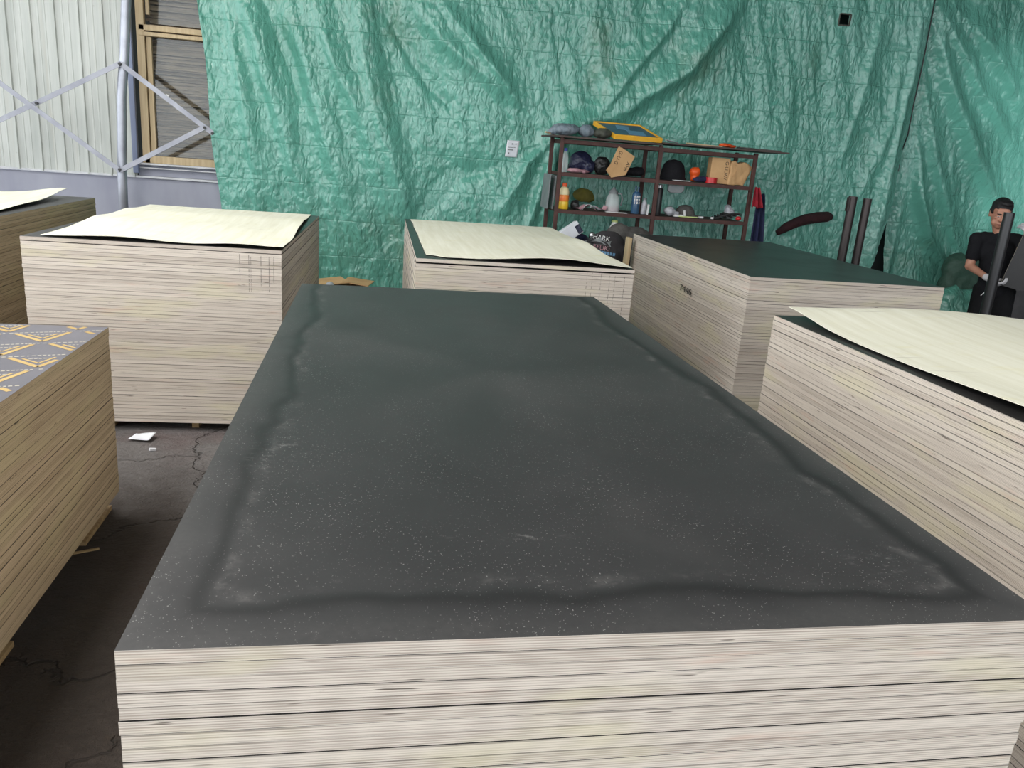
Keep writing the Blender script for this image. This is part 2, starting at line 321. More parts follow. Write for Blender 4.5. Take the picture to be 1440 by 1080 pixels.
# ------------------------------------------------------------------ mesh helpers
class MB:
    def __init__(s): s.v = []; s.f = []; s.mi = []
    def add(s, vs, fs, mi=0):
        o = len(s.v); s.v += [tuple(map(float, q)) for q in vs]
        for f in fs: s.f.append(tuple(i + o for i in f)); s.mi.append(mi)
        return s
    def box(s, c, d, rot=None, mi=0, mis=None):
        x, y, z = d[0] / 2, d[1] / 2, d[2] / 2
        vs = [Vector(q) for q in ((-x, -y, -z), (x, -y, -z), (x, y, -z), (-x, y, -z), (-x, -y, z), (x, -y, z), (x, y, z), (-x, y, z))]
        if rot is not None: m = Euler(rot).to_matrix(); vs = [m @ q for q in vs]
        vs = [q + Vector(c) for q in vs]; o = len(s.f)
        s.add(vs, [(3, 2, 1, 0), (4, 5, 6, 7), (0, 1, 5, 4), (1, 2, 6, 5), (2, 3, 7, 6), (3, 0, 4, 7)], mi)
        if mis:
            for k, m_ in enumerate(mis): s.mi[o + k] = m_
        return s
    def bar(s, a, b, wd, hd, mi=0):
        a, b = Vector(a), Vector(b); d = b - a; L = d.length; q = d.to_track_quat('X', 'Z').to_matrix()
        x, y, z = L / 2, wd / 2, hd / 2; c = (a + b) / 2
        vs = [c + q @ Vector(p) for p in ((-x, -y, -z), (x, -y, -z), (x, y, -z), (-x, y, -z), (-x, -y, z), (x, -y, z), (x, y, z), (-x, y, z))]
        return s.add(vs, [(3, 2, 1, 0), (4, 5, 6, 7), (0, 1, 5, 4), (1, 2, 6, 5), (2, 3, 7, 6), (3, 0, 4, 7)], mi)
    def tube(s, path, r, n=12, mi=0, cap=True):
        path = [Vector(q) for q in path]; rs = r if isinstance(r, (list, tuple)) else [r] * len(path)
        rings = []; prev = None
        for i, q in enumerate(path):
            t = (path[min(i + 1, len(path) - 1)] - path[max(i - 1, 0)]).normalized()
            u = t.orthogonal().normalized() if prev is None else (prev - t * prev.dot(t)).normalized()
            prev = u; v = t.cross(u)
            rings.append([q + (u * math.cos(a) + v * math.sin(a)) * rs[i] for a in [2 * math.pi * k / n for k in range(n)]])
        vs = [q for rg in rings for q in rg]; fs = []
        for i in range(len(path) - 1):
            for k in range(n): fs.append((i * n + k, i * n + (k + 1) % n, (i + 1) * n + (k + 1) % n, (i + 1) * n + k))
        if cap: fs += [tuple(range(n - 1, -1, -1)), tuple(range((len(path) - 1) * n, len(path) * n))]
        return s.add(vs, fs, mi)
    def lathe(s, prof, c=(0, 0, 0), n=20, mi=0, sy=1.0):
        vs = []; fs = []
        for (r, z) in prof:
            for k in range(n):
                a = 2 * math.pi * k / n; vs.append((c[0] + r * math.cos(a), c[1] + sy * r * math.sin(a), c[2] + z))
        for i in range(len(prof) - 1):
            for k in range(n): fs.append((i * n + k, i * n + (k + 1) % n, (i + 1) * n + (k + 1) % n, (i + 1) * n + k))
        fs += [tuple(range(n - 1, -1, -1)), tuple(range((len(prof) - 1) * n, len(prof) * n))]
        return s.add(vs, fs, mi)
    def ball(s, c, r, n=16, mi=0):
        r = r if isinstance(r, (tuple, list)) else (r, r, r); m = n // 2
        vs = [(c[0], c[1], c[2] - r[2])]; fs = []
        for i in range(1, m):
            t = math.pi * i / m
            for k in range(n):
                a = 2 * math.pi * k / n
                vs.append((c[0] + r[0] * math.sin(t) * math.cos(a), c[1] + r[1] * math.sin(t) * math.sin(a), c[2] - r[2] * math.cos(t)))
        vs.append((c[0], c[1], c[2] + r[2])); e = len(vs) - 1
        for k in range(n): fs.append((0, 1 + (k + 1) % n, 1 + k)); fs.append((e, 1 + (m - 2) * n + k, 1 + (m - 2) * n + (k + 1) % n))
        for i in range(m - 2):
            for k in range(n): a = 1 + i * n; fs.append((a + k, a + (k + 1) % n, a + n + (k + 1) % n, a + n + k))
        return s.add(vs, fs, mi)
    def cap(s, a, b, ra, rb, n=14):
        """tapered capsule as one chain of rings with round ends"""
        a, b = Vector(a), Vector(b); d = (b - a).normalized()
        pts, rs = [], []
        for k in (-80, -50, -20): pts.append(a + d * ra * math.sin(R(k))); rs.append(ra * math.cos(R(k)))
        for k in (20, 50, 80): pts.append(b + d * rb * math.sin(R(k))); rs.append(rb * math.cos(R(k)))
        return s.tube(pts, rs, n)
    def prism(s, poly, y0, y1, mi=0):
        """polygon in x,z extruded along y"""
        n = len(poly)
        vs = [(x, y0, z) for x, z in poly] + [(x, y1, z) for x, z in poly]
        return s.add(vs, [tuple(range(n)), tuple(range(2 * n - 1, n - 1, -1))] + [(i, n + i, n + (i + 1) % n, (i + 1) % n) for i in range(n)], mi)
    def mesh(s, name):
        me = bpy.data.meshes.new(name); me.from_pydata(s.v, [], s.f)
        for p, i in zip(me.polygons, s.mi): p.material_index = i
        b = bmesh.new(); b.from_mesh(me); bmesh.ops.recalc_face_normals(b, faces=b.faces); b.to_mesh(me); b.free()
        return me
    def build(s, name, mats, parent=None, loc=(0, 0, 0), rotz=0, smooth=False, bevel=0, rot=None):
        return link(name, s.mesh(name), mats, parent, loc, rotz, smooth, bevel, rot)

def link(name, me, mats, parent=None, loc=(0, 0, 0), rotz=0, smooth=False, bevel=0, rot=None):
    for m_ in (mats if isinstance(mats, (list, tuple)) else [mats]): me.materials.append(M[m_])
    if smooth is True:
        for p in me.polygons: p.use_smooth = True
    elif smooth:
        for p in me.polygons: p.use_smooth = True
        me.set_sharp_from_angle(angle=R(smooth))
    o = bpy.data.objects.new(name, me); COL.objects.link(o); o.location = loc
    o.rotation_euler = rot if rot is not None else (0, 0, rotz)
    if parent is not None: o.parent = parent
    if bevel:
        b = o.modifiers.new('edges', 'BEVEL'); b.width = bevel; b.segments = 2; b.limit_method = 'ANGLE'
    return o

def remesh(mb, voxel, smooth=2, name='form'):
    me = mb.mesh(name); o = bpy.data.objects.new(name, me); COL.objects.link(o)
    md = o.modifiers.new('r', 'REMESH'); md.mode = 'VOXEL'; md.voxel_size = voxel
    if smooth: sm = o.modifiers.new('s', 'SMOOTH'); sm.factor = .5; sm.iterations = smooth
    bpy.context.view_layer.update()
    dg = bpy.context.evaluated_depsgraph_get(); out = bpy.data.meshes.new_from_object(o.evaluated_get(dg))
    bpy.data.objects.remove(o); bpy.data.meshes.remove(me); out.materials.clear(); return out

def tag(o, label, cat, group=None, kind=None):
    o['label'] = label; o['category'] = cat
    if group: o['group'] = group
    if kind: o['kind'] = kind
    return o
def thing(name, label, cat, loc=(0, 0, 0), rotz=0, group=None):
    o = bpy.data.objects.new(name, None); COL.objects.link(o); o.location = loc; o.rotation_euler = (0, 0, rotz); o.empty_display_size = .1
    return tag(o, label, cat, group)
def struct(o): o['kind'] = 'structure'; return o
def text_mesh(txt, size, name='lettering', depth=.0004):
    cu = bpy.data.curves.new(name, 'FONT'); cu.body = txt; cu.size = size; cu.extrude = depth; cu.align_x = 'CENTER'; cu.align_y = 'CENTER'
    cu.resolution_u = 3
    o = bpy.data.objects.new(name, cu); COL.objects.link(o); bpy.context.view_layer.update()
    me = bpy.data.meshes.new_from_object(o.evaluated_get(bpy.context.evaluated_depsgraph_get()))
    bpy.data.objects.remove(o); bpy.data.curves.remove(cu); me.materials.clear(); return me

# ---- numpy noise
def vnoise(x, y, seed=0):
    xi = np.floor(x).astype(np.int64); yi = np.floor(y).astype(np.int64); xf = x - xi; yf = y - yi
    def h(a, b):
        n = (a * 374761393 + b * 668265263 + seed * 974711) & 0xffffffff
        n = ((n ^ (n >> 13)) * 1274126177) & 0xffffffff
        return ((n ^ (n >> 16)) & 0xffff) / 65535.0
    u = xf * xf * xf * (xf * (xf * 6 - 15) + 10); v = yf * yf * yf * (yf * (yf * 6 - 15) + 10)
    return (h(xi, yi) * (1 - u) + h(xi + 1, yi) * u) * (1 - v) + (h(xi, yi + 1) * (1 - u) + h(xi + 1, yi + 1) * u) * v
def fbm(x, y, oct=4, seed=0, ridged=False):
    t = 0; a = .5; 
    for k in range(oct):
        n = vnoise(x, y, seed + k * 17)
        if ridged: n = 1 - np.abs(2 * n - 1)
        t = t + a * n; a *= .5; x = x * 2.03 + 3.1; y = y * 2.03 + 1.7
    return t
def polydist(x, z, pl):
    best = np.full(x.shape, 9.0); side = np.zeros(x.shape); tt = np.zeros(x.shape); n = len(pl) - 1
    for i in range(n):
        (ax, az), (bx, bz) = pl[i], pl[i + 1]; dx, dz = bx - ax, bz - az; L2 = dx * dx + dz * dz
        t = np.clip(((x - ax) * dx + (z - az) * dz) / L2, 0, 1); ex = x - ax - t * dx; ez = z - az - t * dz
        d = np.hypot(ex, ez); k = d < best; best = np.where(k, d, best); side = np.where(k, np.sign(dx * ez - dz * ex), side); tt = np.where(k, (i + t) / n, tt)
    return best, side, tt
def grid_faces(nu, nv): return [(i * nv + j, (i + 1) * nv + j, (i + 1) * nv + j + 1, i * nv + j + 1) for i in range(nu - 1) for j in range(nv - 1)]
def grid_mesh(name, P, thick=None):
    nu, nv = P.shape[:2]; fs = np.array(grid_faces(nu, nv)); vs = P.reshape(-1, 3)
    if thick is not None:
        n = len(vs); vs = np.vstack([vs, vs + np.array(thick)]); back = fs[:, ::-1] + n
        rim = [(i, j) for i, j in zip(range(0, nv - 1), range(1, nv))]; rim += [((nu - 1) * nv + j + 1, (nu - 1) * nv + j) for j in range(nv - 1)]
        rim += [((i + 1) * nv, i * nv) for i in range(nu - 1)]; rim += [(i * nv + nv - 1, (i + 1) * nv + nv - 1) for i in range(nu - 1)]
        fs = fs.tolist() + back.tolist() + [(b, a, a + n, b + n) for a, b in rim]
    else: fs = fs.tolist()
    me = bpy.data.meshes.new(name); me.from_pydata(vs.tolist(), [], fs)
    b = bmesh.new(); b.from_mesh(me); bmesh.ops.recalc_face_normals(b, faces=b.faces); b.to_mesh(me); b.free(); return me

# ------------------------------------------------------------------ the hall
WY = 7.74; FZ = .10   # back wall, floor level
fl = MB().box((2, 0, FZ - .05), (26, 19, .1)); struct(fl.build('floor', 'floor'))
ce = MB().box((3, -.4, 5.25), (18.4, 17.5, .1)); struct(ce.build('ceiling', 'ceiling'))

def siding_profile(x0, x1, z0, z1, y):
    pts = []; x = x0; rib = .205
    while x < x1:
        for dx, dy in ((0, 0), (.006, -.018), (.020, -.018), (.026, 0), (.075, 0), (.079, -.003), (.086, -.003), (.090, 0), (.130, 0), (.134, -.003), (.141, -.003), (.145, 0)):
            if x + dx < x1: pts.append((x + dx, y + dy))
        x += rib
    pts.append((x1, y)); n = len(pts)
    vs = [(a, b, z0) for a, b in pts] + [(a, b, z1) for a, b in pts] + [(a, y + .03, z0) for a, b in pts] + [(a, y + .03, z1) for a, b in pts]
    fs = [(i, i + 1, n + i + 1, n + i) for i in range(n - 1)] + [(2 * n + i + 1, 2 * n + i, 3 * n + i, 3 * n + i + 1) for i in range(n - 1)]
    fs += [(n + i, n + i + 1, 3 * n + i + 1, 3 * n + i) for i in range(n - 1)]
    return MB().add(vs, fs)
struct(siding_profile(-8.0 + .02, -2.0, 1.17, 5.2, WY - .1).build('wall_back_siding', 'siding'))
lw = MB().box((-4.4, WY, .585), (7.4, .16, 1.15)); struct(lw.build('wall_back_base', 'lowwall'))
struct(MB().box((-4.4, WY - .085, 1.175), (7.4, .05, .02)).build('trim_1', 'trim', bevel=.003))
struct(MB().box((-1.35, WY + .02, 1.245), (1.30, .10, .12)).build('wall_back_sill', 'lowwall'))
struct(MB().box((-1.35, WY - .06, 1.30), (1.30, .09, .018)).box((-1.35, WY - .05, 1.262), (1.30, .06, .012)).build('trim_2', 'trim', bevel=.003))
struct(MB().box((-2.0, WY - .11, 3.2), (.05, .05, 3.98)).build('trim_3', 'blueflash', bevel=.006))
# dark brick wall hidden behind the sheeting, open at the right where daylight glows through it
struct(MB().box((3.05, WY + .2, 2.6), (7.5, .12, 5.2)).box((8.1, WY + .2, .6), (2.6, .12, 1.2)).box((8.1, WY + .2, 4.2), (2.6, .12, 2.0)).box((10.2, WY + .2, 2.6), (1.6, .12, 5.2)).box((6.6, WY + .1, 1.2), (1.3, .04, 2.4)).build('wall_back', 'darkwall'))
struct(MB().box((12.0, 0, 2.6), (.12, 15.6, 5.2)).build('wall_right_unseen', 'ceiling'))  # unseen wall, added to block daylight coming from the right
struct(MB().box((-1.35, WY + .33, 2.6), (1.8, .08, 5.2)).build('wall_back_recess', 'darkwall'))

# window with pine frame and veneer strips piled behind the glass
win = bpy.data.objects.new('window_1', None); COL.objects.link(win); win.location = (-1.94, WY - .06, 1.31); struct(win)
fr = MB()
fr.box((.035, 0, 1.9), (.07, .07, 3.8)).box((.44, 0, .035), (.84, .07, .07)).box((.44, -.005, 1.225), (.84, .06, .05)).box((.44, -.012, 1.17), (.84, .06, .035)).box((.44, 0, 2.1), (.84, .07, .07))
fr.build('window_frame', 'frame', win, bevel=.004)
fi = MB(); fi.box((.10, .012, .62), (.045, .045, 1.06)).box((.10, .012, 1.7), (.03, .04, .72)); fi.build('window_sash', 'frame', win, bevel=.003)
MB().box((.68, .03, .62), (1.14, .004, 1.10)).build('window_pane', 'pane', win)
MB().box((.68, .03, 1.66), (1.14, .004, .78)).build('window_pane', 'pane', win)
sl = MB(); z = 1.38
while z < 3.6:
    h = random.uniform(.012, .032); sl.box((-1.28 + random.uniform(-.02, .02), WY + .09 + random.uniform(-.035, .035), z + h / 2), (1.15, .14, h * random.uniform(.75, .97)), (0, random.uniform(-.012, .012), 0)); z += h
tag(sl.build('veneer_bundle', 'slat'), 'grey brown veneer strips piled flat behind the window glass', 'veneer pile', kind='stuff')
tag(MB().box((0, 0, 0), (.026, .004, .014), (0, .5, 0)).build('tape_scrap', 'white', loc=(-1.70, WY - .038, 1.95)), 'small white tape scrap stuck on the window pane', 'tape')

# lattice column
col = thing('truss_column', 'slender galvanised column with crossed angle braces before the ribbed siding', 'column', (-2.045, 7.25, 0))
MB().tube([(0, 0, FZ), (.02, 0, 1.2), (.055, 0, 1.9), (.10, 0, 2.25), (.145, 0, 2.75), (.25, 0, 5.15)], .042, 16).build('pole', 'galv', col, smooth=True)
B0 = Vector((-2.045, 7.25, 0))
def brace(a, b, y):
    a, b = Vector((a[0], y, a[1])) - B0, Vector((b[0], y, b[1])) - B0
    m = MB(); m.bar(a, b, .006, .042); d = (b - a).normalized(); up = Vector((0, 1, 0)).cross(d) * .018
    m.bar(a + up + Vector((0, .014, 0)), b + up + Vector((0, .014, 0)), .03, .006)
    return m.build('brace', 'brace', col)
brace((-1.967, 2.17), (-4.02, 1.045), 7.19); brace((-4.05, 2.70), (-2.02, 1.245), 7.175)
brace((-1.967, 2.17), (-1.20, 1.635), 7.19); brace((-2.02, 1.245), (-1.268, 1.685), 7.18)
for (x, z) in ((-1.967, 2.165), (-2.02, 1.255), (-2.674, 1.775), (-1.268, 1.68), (-1.20, 1.635)):
    MB().tube([(x - B0.x, -.098, z), (x - B0.x, -.05, z)], .012, 8).build('bolt', 'bolt', col)

# ------------------------------------------------------------------ tarpaulins
FL = [[(-1.12, 2.84), (-1.06, 2.35), (-0.93, 1.58), (-0.85, 0.97)], [(-0.95, 2.85), (-0.83, 2.3), (-0.6, 1.67), (-0.4, 0.92)], [(-0.78, 2.87), (-0.61, 2.45), (-0.5, 2.14), (-0.39, 1.89)], [(-0.63, 2.89), (-0.47, 2.47), (-0.23, 1.7), (0.1, 0.74)], [(-0.34, 2.92), (-0.13, 2.37), (0.15, 1.8), (0.42, 0.98)], [(0.06, 2.96), (0.21, 2.2), (0.41, 1.54), (0.64, 0.99)], [(0.33, 2.86), (0.59, 2.5), (0.77, 2.25), (1.07, 2.01)], [(0.57, 3.01), (0.89, 2.66), (1.34, 2.37), (1.57, 2.19)], [(0.88, 2.98), (1.17, 2.68), (1.48, 2.38), (1.72, 2.13)], [(2.71, 2.07), (2.99, 2.31), (3.42, 2.62), (3.75, 3.07), (3.93, 3.36)], [(2.52, 2.09), (2.81, 2.5), (3.14, 2.94), (3.32, 3.29)], [(1.97, 1.8), (2.26, 1.95), (2.71, 2.11)], [(2.08, 1.84), (1.84, 1.58), (1.58, 1.05)], [(2.18, 1.96), (1.98, 1.3), (1.86, 0.84)], [(2.16, 1.78), (2.07, 1.23), (2.05, 0.85)], [(0.54, 0.76), (1.1, 1.38), (1.69, 1.57)], [(5.97, 3.43), (5.97, 2.71), (5.94, 1.72), (5.91, 0.83)], [(5.83, 3.13), (5.86, 2.25), (5.53, 1.14)], [(5.54, 3.45), (5.46, 2.66), (5.37, 1.91)], [(4.72, 1.9), (4.64, 2.59), (4.36, 3.2)]]
FLA = [(.035, .08), (.05, .10), (-.03, .07), (.06, .11), (.055, .12), (.05, .11), (-.03, .06), (.045, .09), (.04, .06), (.07, .12), (.045, .08), (.05, .09), (.04, .06), (.05, .06), (.035, .05), (-.03, .1), (.04, .05), (.03, .06), (.025, .06), (.02, .08)]
FR = [[(6.14, 3.44), (6.49, 2.75), (7.07, 1.96), (7.76, 1.19)], [(6.21, 3.52), (6.84, 2.78), (7.58, 2.15)], [(6.23, 2.73), (6.53, 1.92), (7.07, 1.06)], [(6.25, 2.28), (6.42, 1.51), (6.81, 0.8)], [(6.34, 1.75), (6.63, 1.12), (7.19, 0.63)], [(6.42, 3.54), (7.16, 2.96), (7.56, 2.54)]]
FRA = [(.06, .09), (.05, .09), (.05, .07), (.045, .06), (.04, .05), (.05, .10)]
def tarp(name, label, xl, xr, folds, amps, zb, zt, step, base, extra, seed, hole=None):
    zs = np.arange(zb, zt + 1e-6, step); ns = int(round((xr(2.5) - xl(2.5)) / step)); s_ = np.linspace(0, 1, ns)
    Z, S = np.meshgrid(zs, s_, indexing='ij'); X = xl(Z) + (xr(Z) - xl(Z)) * S
    h = np.zeros_like(X)
    for f, (a, wd) in zip(folds, amps):
        d, sd, t = polydist(X + .06 * (fbm(X * 2, Z * 2, 2, 5) - .5), Z, f)
        fade = np.sin(np.pi * np.clip(t * .9 + .05, 0, 1)) ** .7
        wl, wr = wd * 1.9, wd * .75
        k = np.where(sd > 0, 1 / (1 + (d / wl) ** 2) ** 1.5, 1 / (1 + (d / wr) ** 2) ** 1.5)
        h += 2.2 * a * k * fade * np.exp(-(d / .5) ** 2)
    # slanted soft pleats, then crumples
    h += .15 * (fbm(X * 1.5 + Z * .55, Z * .32, 3, seed) - .45)
    h += .07 * (fbm(X * 5 + Z * 1.2, Z * 1.1, 3, seed + 3) - .45)
    h += .026 * (fbm(X * 13 + Z * 3, Z * 7, 3, seed + 9, True) - .5)
    h += .013 * (fbm(X * 26 - Z * 9, Z * 22, 2, seed + 21, True) - .5)
    Y = np.minimum(base - h - extra(X, Z), base + .06)
    P = np.stack([X, Y, Z], -1); me = grid_mesh(name, P)
    if hole:
        b = bmesh.new(); b.from_mesh(me)
        dead = [f for f in b.faces if abs(f.calc_center_median().x - hole[0]) < hole[2] and abs(f.calc_center_median().z - hole[1]) < hole[3]]
        bmesh.ops.delete(b, geom=dead, context='FACES'); b.to_mesh(me); b.free()
    o = link(name, me, 'tarp', smooth=True); return tag(o, label, 'tarpaulin')
xl1 = lambda z: -1.222 - .0775 * (z - 1.0) - .012 * np.sin(z * 5)
def xr1(z):
    z = np.asarray(z, float); t = np.clip((1.78 - z) / 1.1, 0, 1.7); return 6.10 - .02 * (z > 9) - .17 * t ** 1.3
def ex1(X, Z):  # gathered behind the rack; loose edge leans out at the split
    g = .10 * np.exp(-((X - 5.95) / .22) ** 2) * np.clip((1.75 - Z) / 1.2, 0, 1)
    return g - .10 * np.exp(-((X - 3.0) / 1.0) ** 2 - ((Z - 1.3) / .6) ** 2)
tarp('tarpaulin', 'wide wrinkled green tarpaulin hung across the back wall behind the shelf rack', xl1, xr1, FL, FLA, .12, 4.6, .0145, 7.56, ex1, 11, hole=(5.10, 3.275, .048, .045))
xl2 = lambda z: 6.10 + .13 * np.clip((1.9 - np.asarray(z, float)) / 1.2, 0, 1.4) - .06 * (np.asarray(z, float) > 2.2)
def ex2(X, Z):
    return .10 * np.exp(-((Z - .45) / .28) ** 2) * np.exp(-((X - 6.9) / .5) ** 2) + .05 * np.exp(-((X - 6.28) / .05) ** 2) * np.clip((2.0 - Z) / 1.0, 0, 1)
tarp('tarpaulin', 'green tarpaulin right of the vertical seam, lit from behind beside the man', xl2, lambda z: 9.2 + 0 * np.asarray(z, float), FR, FRA, .12, 4.6, .0155, 7.66, ex2, 41)
def tarp_y(x, z):
    best = 8.0
    for o in bpy.data.objects:
        if o.name.startswith('tarpaulin') and 'heap' not in o.name:
            t_ = TREES.setdefault(o.name, BVHTree.FromPolygons([v.co for v in o.data.vertices], [tuple(p.vertices) for p in o.data.polygons]))
            h_ = t_.ray_cast(Vector((x, 5, z)), Vector((0, 1, 0)))
            if h_[0] is not None: best = min(best, h_[0].y)
    return best
TREES = {}
tag(MB().tube([(x, min(tarp_y(x - .03, z), tarp_y(x + .03, z)) - .004, z) for x, z in ((6.09, 4.5), (6.088, 4.0), (6.085, 3.5), (6.085, 3.1), (6.085, 2.8), (6.10, 2.5), (6.12, 2.2), (6.14, 2.0), (6.155, 1.8))], .007, 6).build('seam_cord', 'black'), 'thin dark cord running down the seam between the two tarpaulins', 'cord')
hp = remesh(MB().ball((0, 0, .18), (.42, .20, .34)).ball((.30, -.05, .15), (.28, .2, .28)).ball((-.28, .02, .2), (.22, .16, .34)), .02, 4)
for v in hp.vertices:
    n_ = float(fbm(np.array(v.co.x * 9), np.array(v.co.z * 9), 3, 3, True)); v.co += v.normal * .05 * (n_ - .5)
    v.co.z = max(v.co.z, .0)
tag(link('tarpaulin_heap', hp, 'tarp', loc=(6.88, 6.86, FZ), smooth=True), 'crumpled heap of green sheeting on the floor below the lit tarpaulin', 'tarpaulin heap')
# pieces fixed to the sheeting
nt = thing('paper_notice', 'small white paper notice taped to the green tarpaulin', 'notice', (1.672, min(tarp_y(1.672 + a, 1.715 + b) for a in (-.06, 0, .06) for b in (-.08, 0, .08)) - .008, 1.715))
P = np.array([[[x, .012 * math.sin(x * 22 + z * 9) * .4, z] for x in np.linspace(-.064, .064, 8)] for z in np.linspace(-.085, .08, 8)]); P[..., 0] += (P[..., 2]) * .10
link('sheet', grid_mesh('sheet', P, (0, .0012, 0)), 'paper', nt, smooth=True)
mk = MB()
for (x, z, wd, hh) in ((-.005, .045, .016, .014), (.03, .043, .014, .006), (.035, .048, .008, .006), (-.02, .01, .05, .006), (.02, .012, .02, .006), (-.018, -.014, .056, .010), (-.03, -.05, .012, .02)): mk.box((x + z * .1, -.0075, z), (wd, .0006, hh))
mk.build('printing', 'greyplastic', nt)
rg = MB(); hx, hz = 5.10, 3.275
for a, b in (((-.058, -.055), (.058, -.055)), ((.058, -.055), (.06, .055)), ((.06, .055), (-.055, .055)), ((-.055, .055), (-.058, -.055))): rg.bar((hx + a[0], tarp_y(hx + a[0] * 1.1, hz + a[1] * 1.1) - .002, hz + a[1]), (hx + b[0], tarp_y(hx + b[0] * 1.1, hz + b[1] * 1.1) - .002, hz + b[1]), .014, .014)
tag(rg.build('eyelet_frame', 'olivebag'), 'dark squarish frame around the hole high in the tarpaulin', 'hole frame')
mp = MB().tube([(x, tarp_y(x, z) - .02, z) for x, z in ((4.74, 1.035), (4.83, 1.10), (4.94, 1.165), (5.06, 1.205), (5.20, 1.235), (5.33, 1.25), (5.38, 1.25))], [.03, .05, .055, .06, .06, .058, .03], 14)
tag(mp.build('rag_roll', 'maroon', smooth=True), 'dark maroon rolled rag caught on the tarpaulin left of the steel posts', 'rag')

# ------------------------------------------------------------------ plywood stacks
def sheet_mesh(name, W, L, t):
    b = MB().box((0, 0, t / 2), (W, L, t), mis=[1, 1, 0, 0, 0, 0]); return b.mesh(name)
def pallet(label, cx, cy, rotz, W, L, h, group='pallets under the stacks'):
    t = thing('wooden_pallet', label, 'pallet', (cx, cy, FZ), rotz, group)
    n = 3; h -= FZ
    for k in range(n):
        y = -L / 2 + .14 + k * (L - .28) / (n - 1)
        MB().box((0, y, .009), (W - .10, .32, .018)).build('base_board', 'pallet', t)
        for x in (-W / 2 + .13, 0, W / 2 - .13): MB().box((x, y - .10, .018 + (h - .036) / 2), (.12, .12, h - .036)).build('block', 'pallet', t)
        MB().box((0, y, h - .009), (W - .10, .32, .018)).build('deck_board', 'pallet', t)
    return t
def stack(cx, cy, rotz, W, L, z0, z1, n_vis, edge, film, label, group, top_label, top_mats=None, t=.018, top_gap=.0, prefix='plywood_sheet'):
    n = max(1, int((z1 - z0) / (t + .0009))); pitch = (z1 - top_gap - z0) / n; tt = pitch - .0004
    me = sheet_mesh(prefix, W, L, tt); me.materials.append(M[edge]); me.materials.append(M[film])
    hid = MB()
    for k in range(n):
        z = z0 + k * pitch + (top_gap if k == n - 1 else 0)
        jx, jy, jr = random.gauss(0, .0007), random.gauss(0, .0007), random.gauss(0, .0003)
        if k < n - n_vis:
            hid.box((jx, jy, z - z0 + tt / 2), (W, L, tt), mis=[1, 1, 0, 0, 0, 0]); continue
        if k == n - 1:
            m2 = sheet_mesh(prefix, W, L, tt)
            for q in (top_mats or [edge, film]): m2.materials.append(M[q])
            o = bpy.data.objects.new(prefix, m2); tag(o, top_label, 'plywood sheet')
        else:
            o = bpy.data.objects.new(prefix, me); tag(o, label, 'plywood sheet', group)
            dz = random.random() ** 4 * .0016; o.scale.z = 1 - dz / tt
        COL.objects.link(o); o.location = (cx + jx, cy + jy, z); o.rotation_euler = (0, 0, rotz + jr)
    if hid.v:
        h = hid.build('plywood_sheets', [edge, film], loc=(cx, cy, z0), rotz=rotz); tag(h, 'hidden lower plywood sheets of the ' + group.replace('sheets of the ', ''), 'plywood sheets', kind='stuff')
    return o

stack(.61, 1.22, 0, 1.22, 2.44, .21, 1.10, 13, 'edge', 'film', 'pale plywood sheet within the big black-topped stack in the foreground', 'sheets of the foreground stack',
      'dusty black film sheet topping the big stack in the foreground', ['edge', 'film_main'])
pallet('wooden pallet under the big foreground stack', .61, 1.22, 0, 1.20, 2.3, .21, None)
stack(-.775, 4.44, R(-1.5), 1.24, 2.07, .15, 1.10, 60, 'edge_lines_a', 'film', 'pale plywood sheet within the tall stack left of the foreground stack', 'sheets of the left middle stack',
      'black film sheet under the broad cream veneer left of the foreground stack', ['edge', 'film'], top_gap=.003)
for k, (bx, tx) in enumerate(((-1.26, 'at the left corner'), (-1.055, 'left visible end'), (-.625, 'right visible end'), (-.27, 'near the right corner'))):
    tag(MB().box((0, 0, 0), (.036, 1.95, .047)).build('wooden_batten', 'pallet', loc=(bx, 4.44, FZ + .0245), rotz=R(-1.5)), 'batten under the tall stack with broad veneer, ' + tx, 'batten', 'battens under the tall stack')
stack(1.117, 4.51, R(-.6), 1.203, 2.27, .21, 1.10, 19, 'edge_lines_b', 'film', 'pale plywood sheet within the veneer-topped stack before the shelf rack', 'sheets of the stack before the rack',
      'black film sheet under the torn cream veneer before the shelf rack', ['edge', 'film'], top_gap=.008)
pallet('wooden pallet under the stack before the shelf rack', 1.117, 4.51, R(-.6), 1.15, 2.2, .21, None)
stack(3.02, 4.47, R(-1.2), 1.22, 2.28, .21, 1.10, 60, 'edge', 'film', 'pale plywood sheet within the stack with bare black top near the steel posts', 'sheets of the right rear stack',
      'smooth black film sheet bare on top of the stack near the steel posts', ['edge', 'film'])
pallet('wooden pallet under the bare black-topped stack near the steel posts', 3.02, 4.47, R(-1.2), 1.15, 2.2, .21, None)
stack(2.55, 1.05, 0, 1.22, 2.31, .21, 1.10, 60, 'edge', 'film', 'pale plywood sheet within the stack at the right edge under curling veneer', 'sheets of the right front stack',
      'black film sheet under the curling veneer at the right edge', ['edge', 'film'])
pallet('wooden pallet under the stack at the right edge', 2.55, 1.05, 0, 1.15, 2.2, .21, None)
tp = stack(-1.339, 1.22, 0, 1.22, 2.36, .208, .90, 60, 'edge_tan', 'film', 'tan plywood sheet within the low stack at left with grey printed top', 'sheets of the low left stack',
           'grey plywood top sheet printed with rows of yellow triangles', ['edge_tan', 'film_grey'], t=.0165)
pallet('wooden pallet with feet showing under the low grey-topped stack', -1.339, 1.33, 0, 1.22, 2.20, .208, None)
stack(-2.44, 4.65, R(-.4), 1.22, 2.34, .21, 1.10, 42, 'edge_tan', 'film', 'tan plywood sheet within the rear stack cut by the left edge', 'sheets of the far left stack',
      'dark film sheet under the veneer on the rear stack at the left edge', ['edge_tan', 'film'])
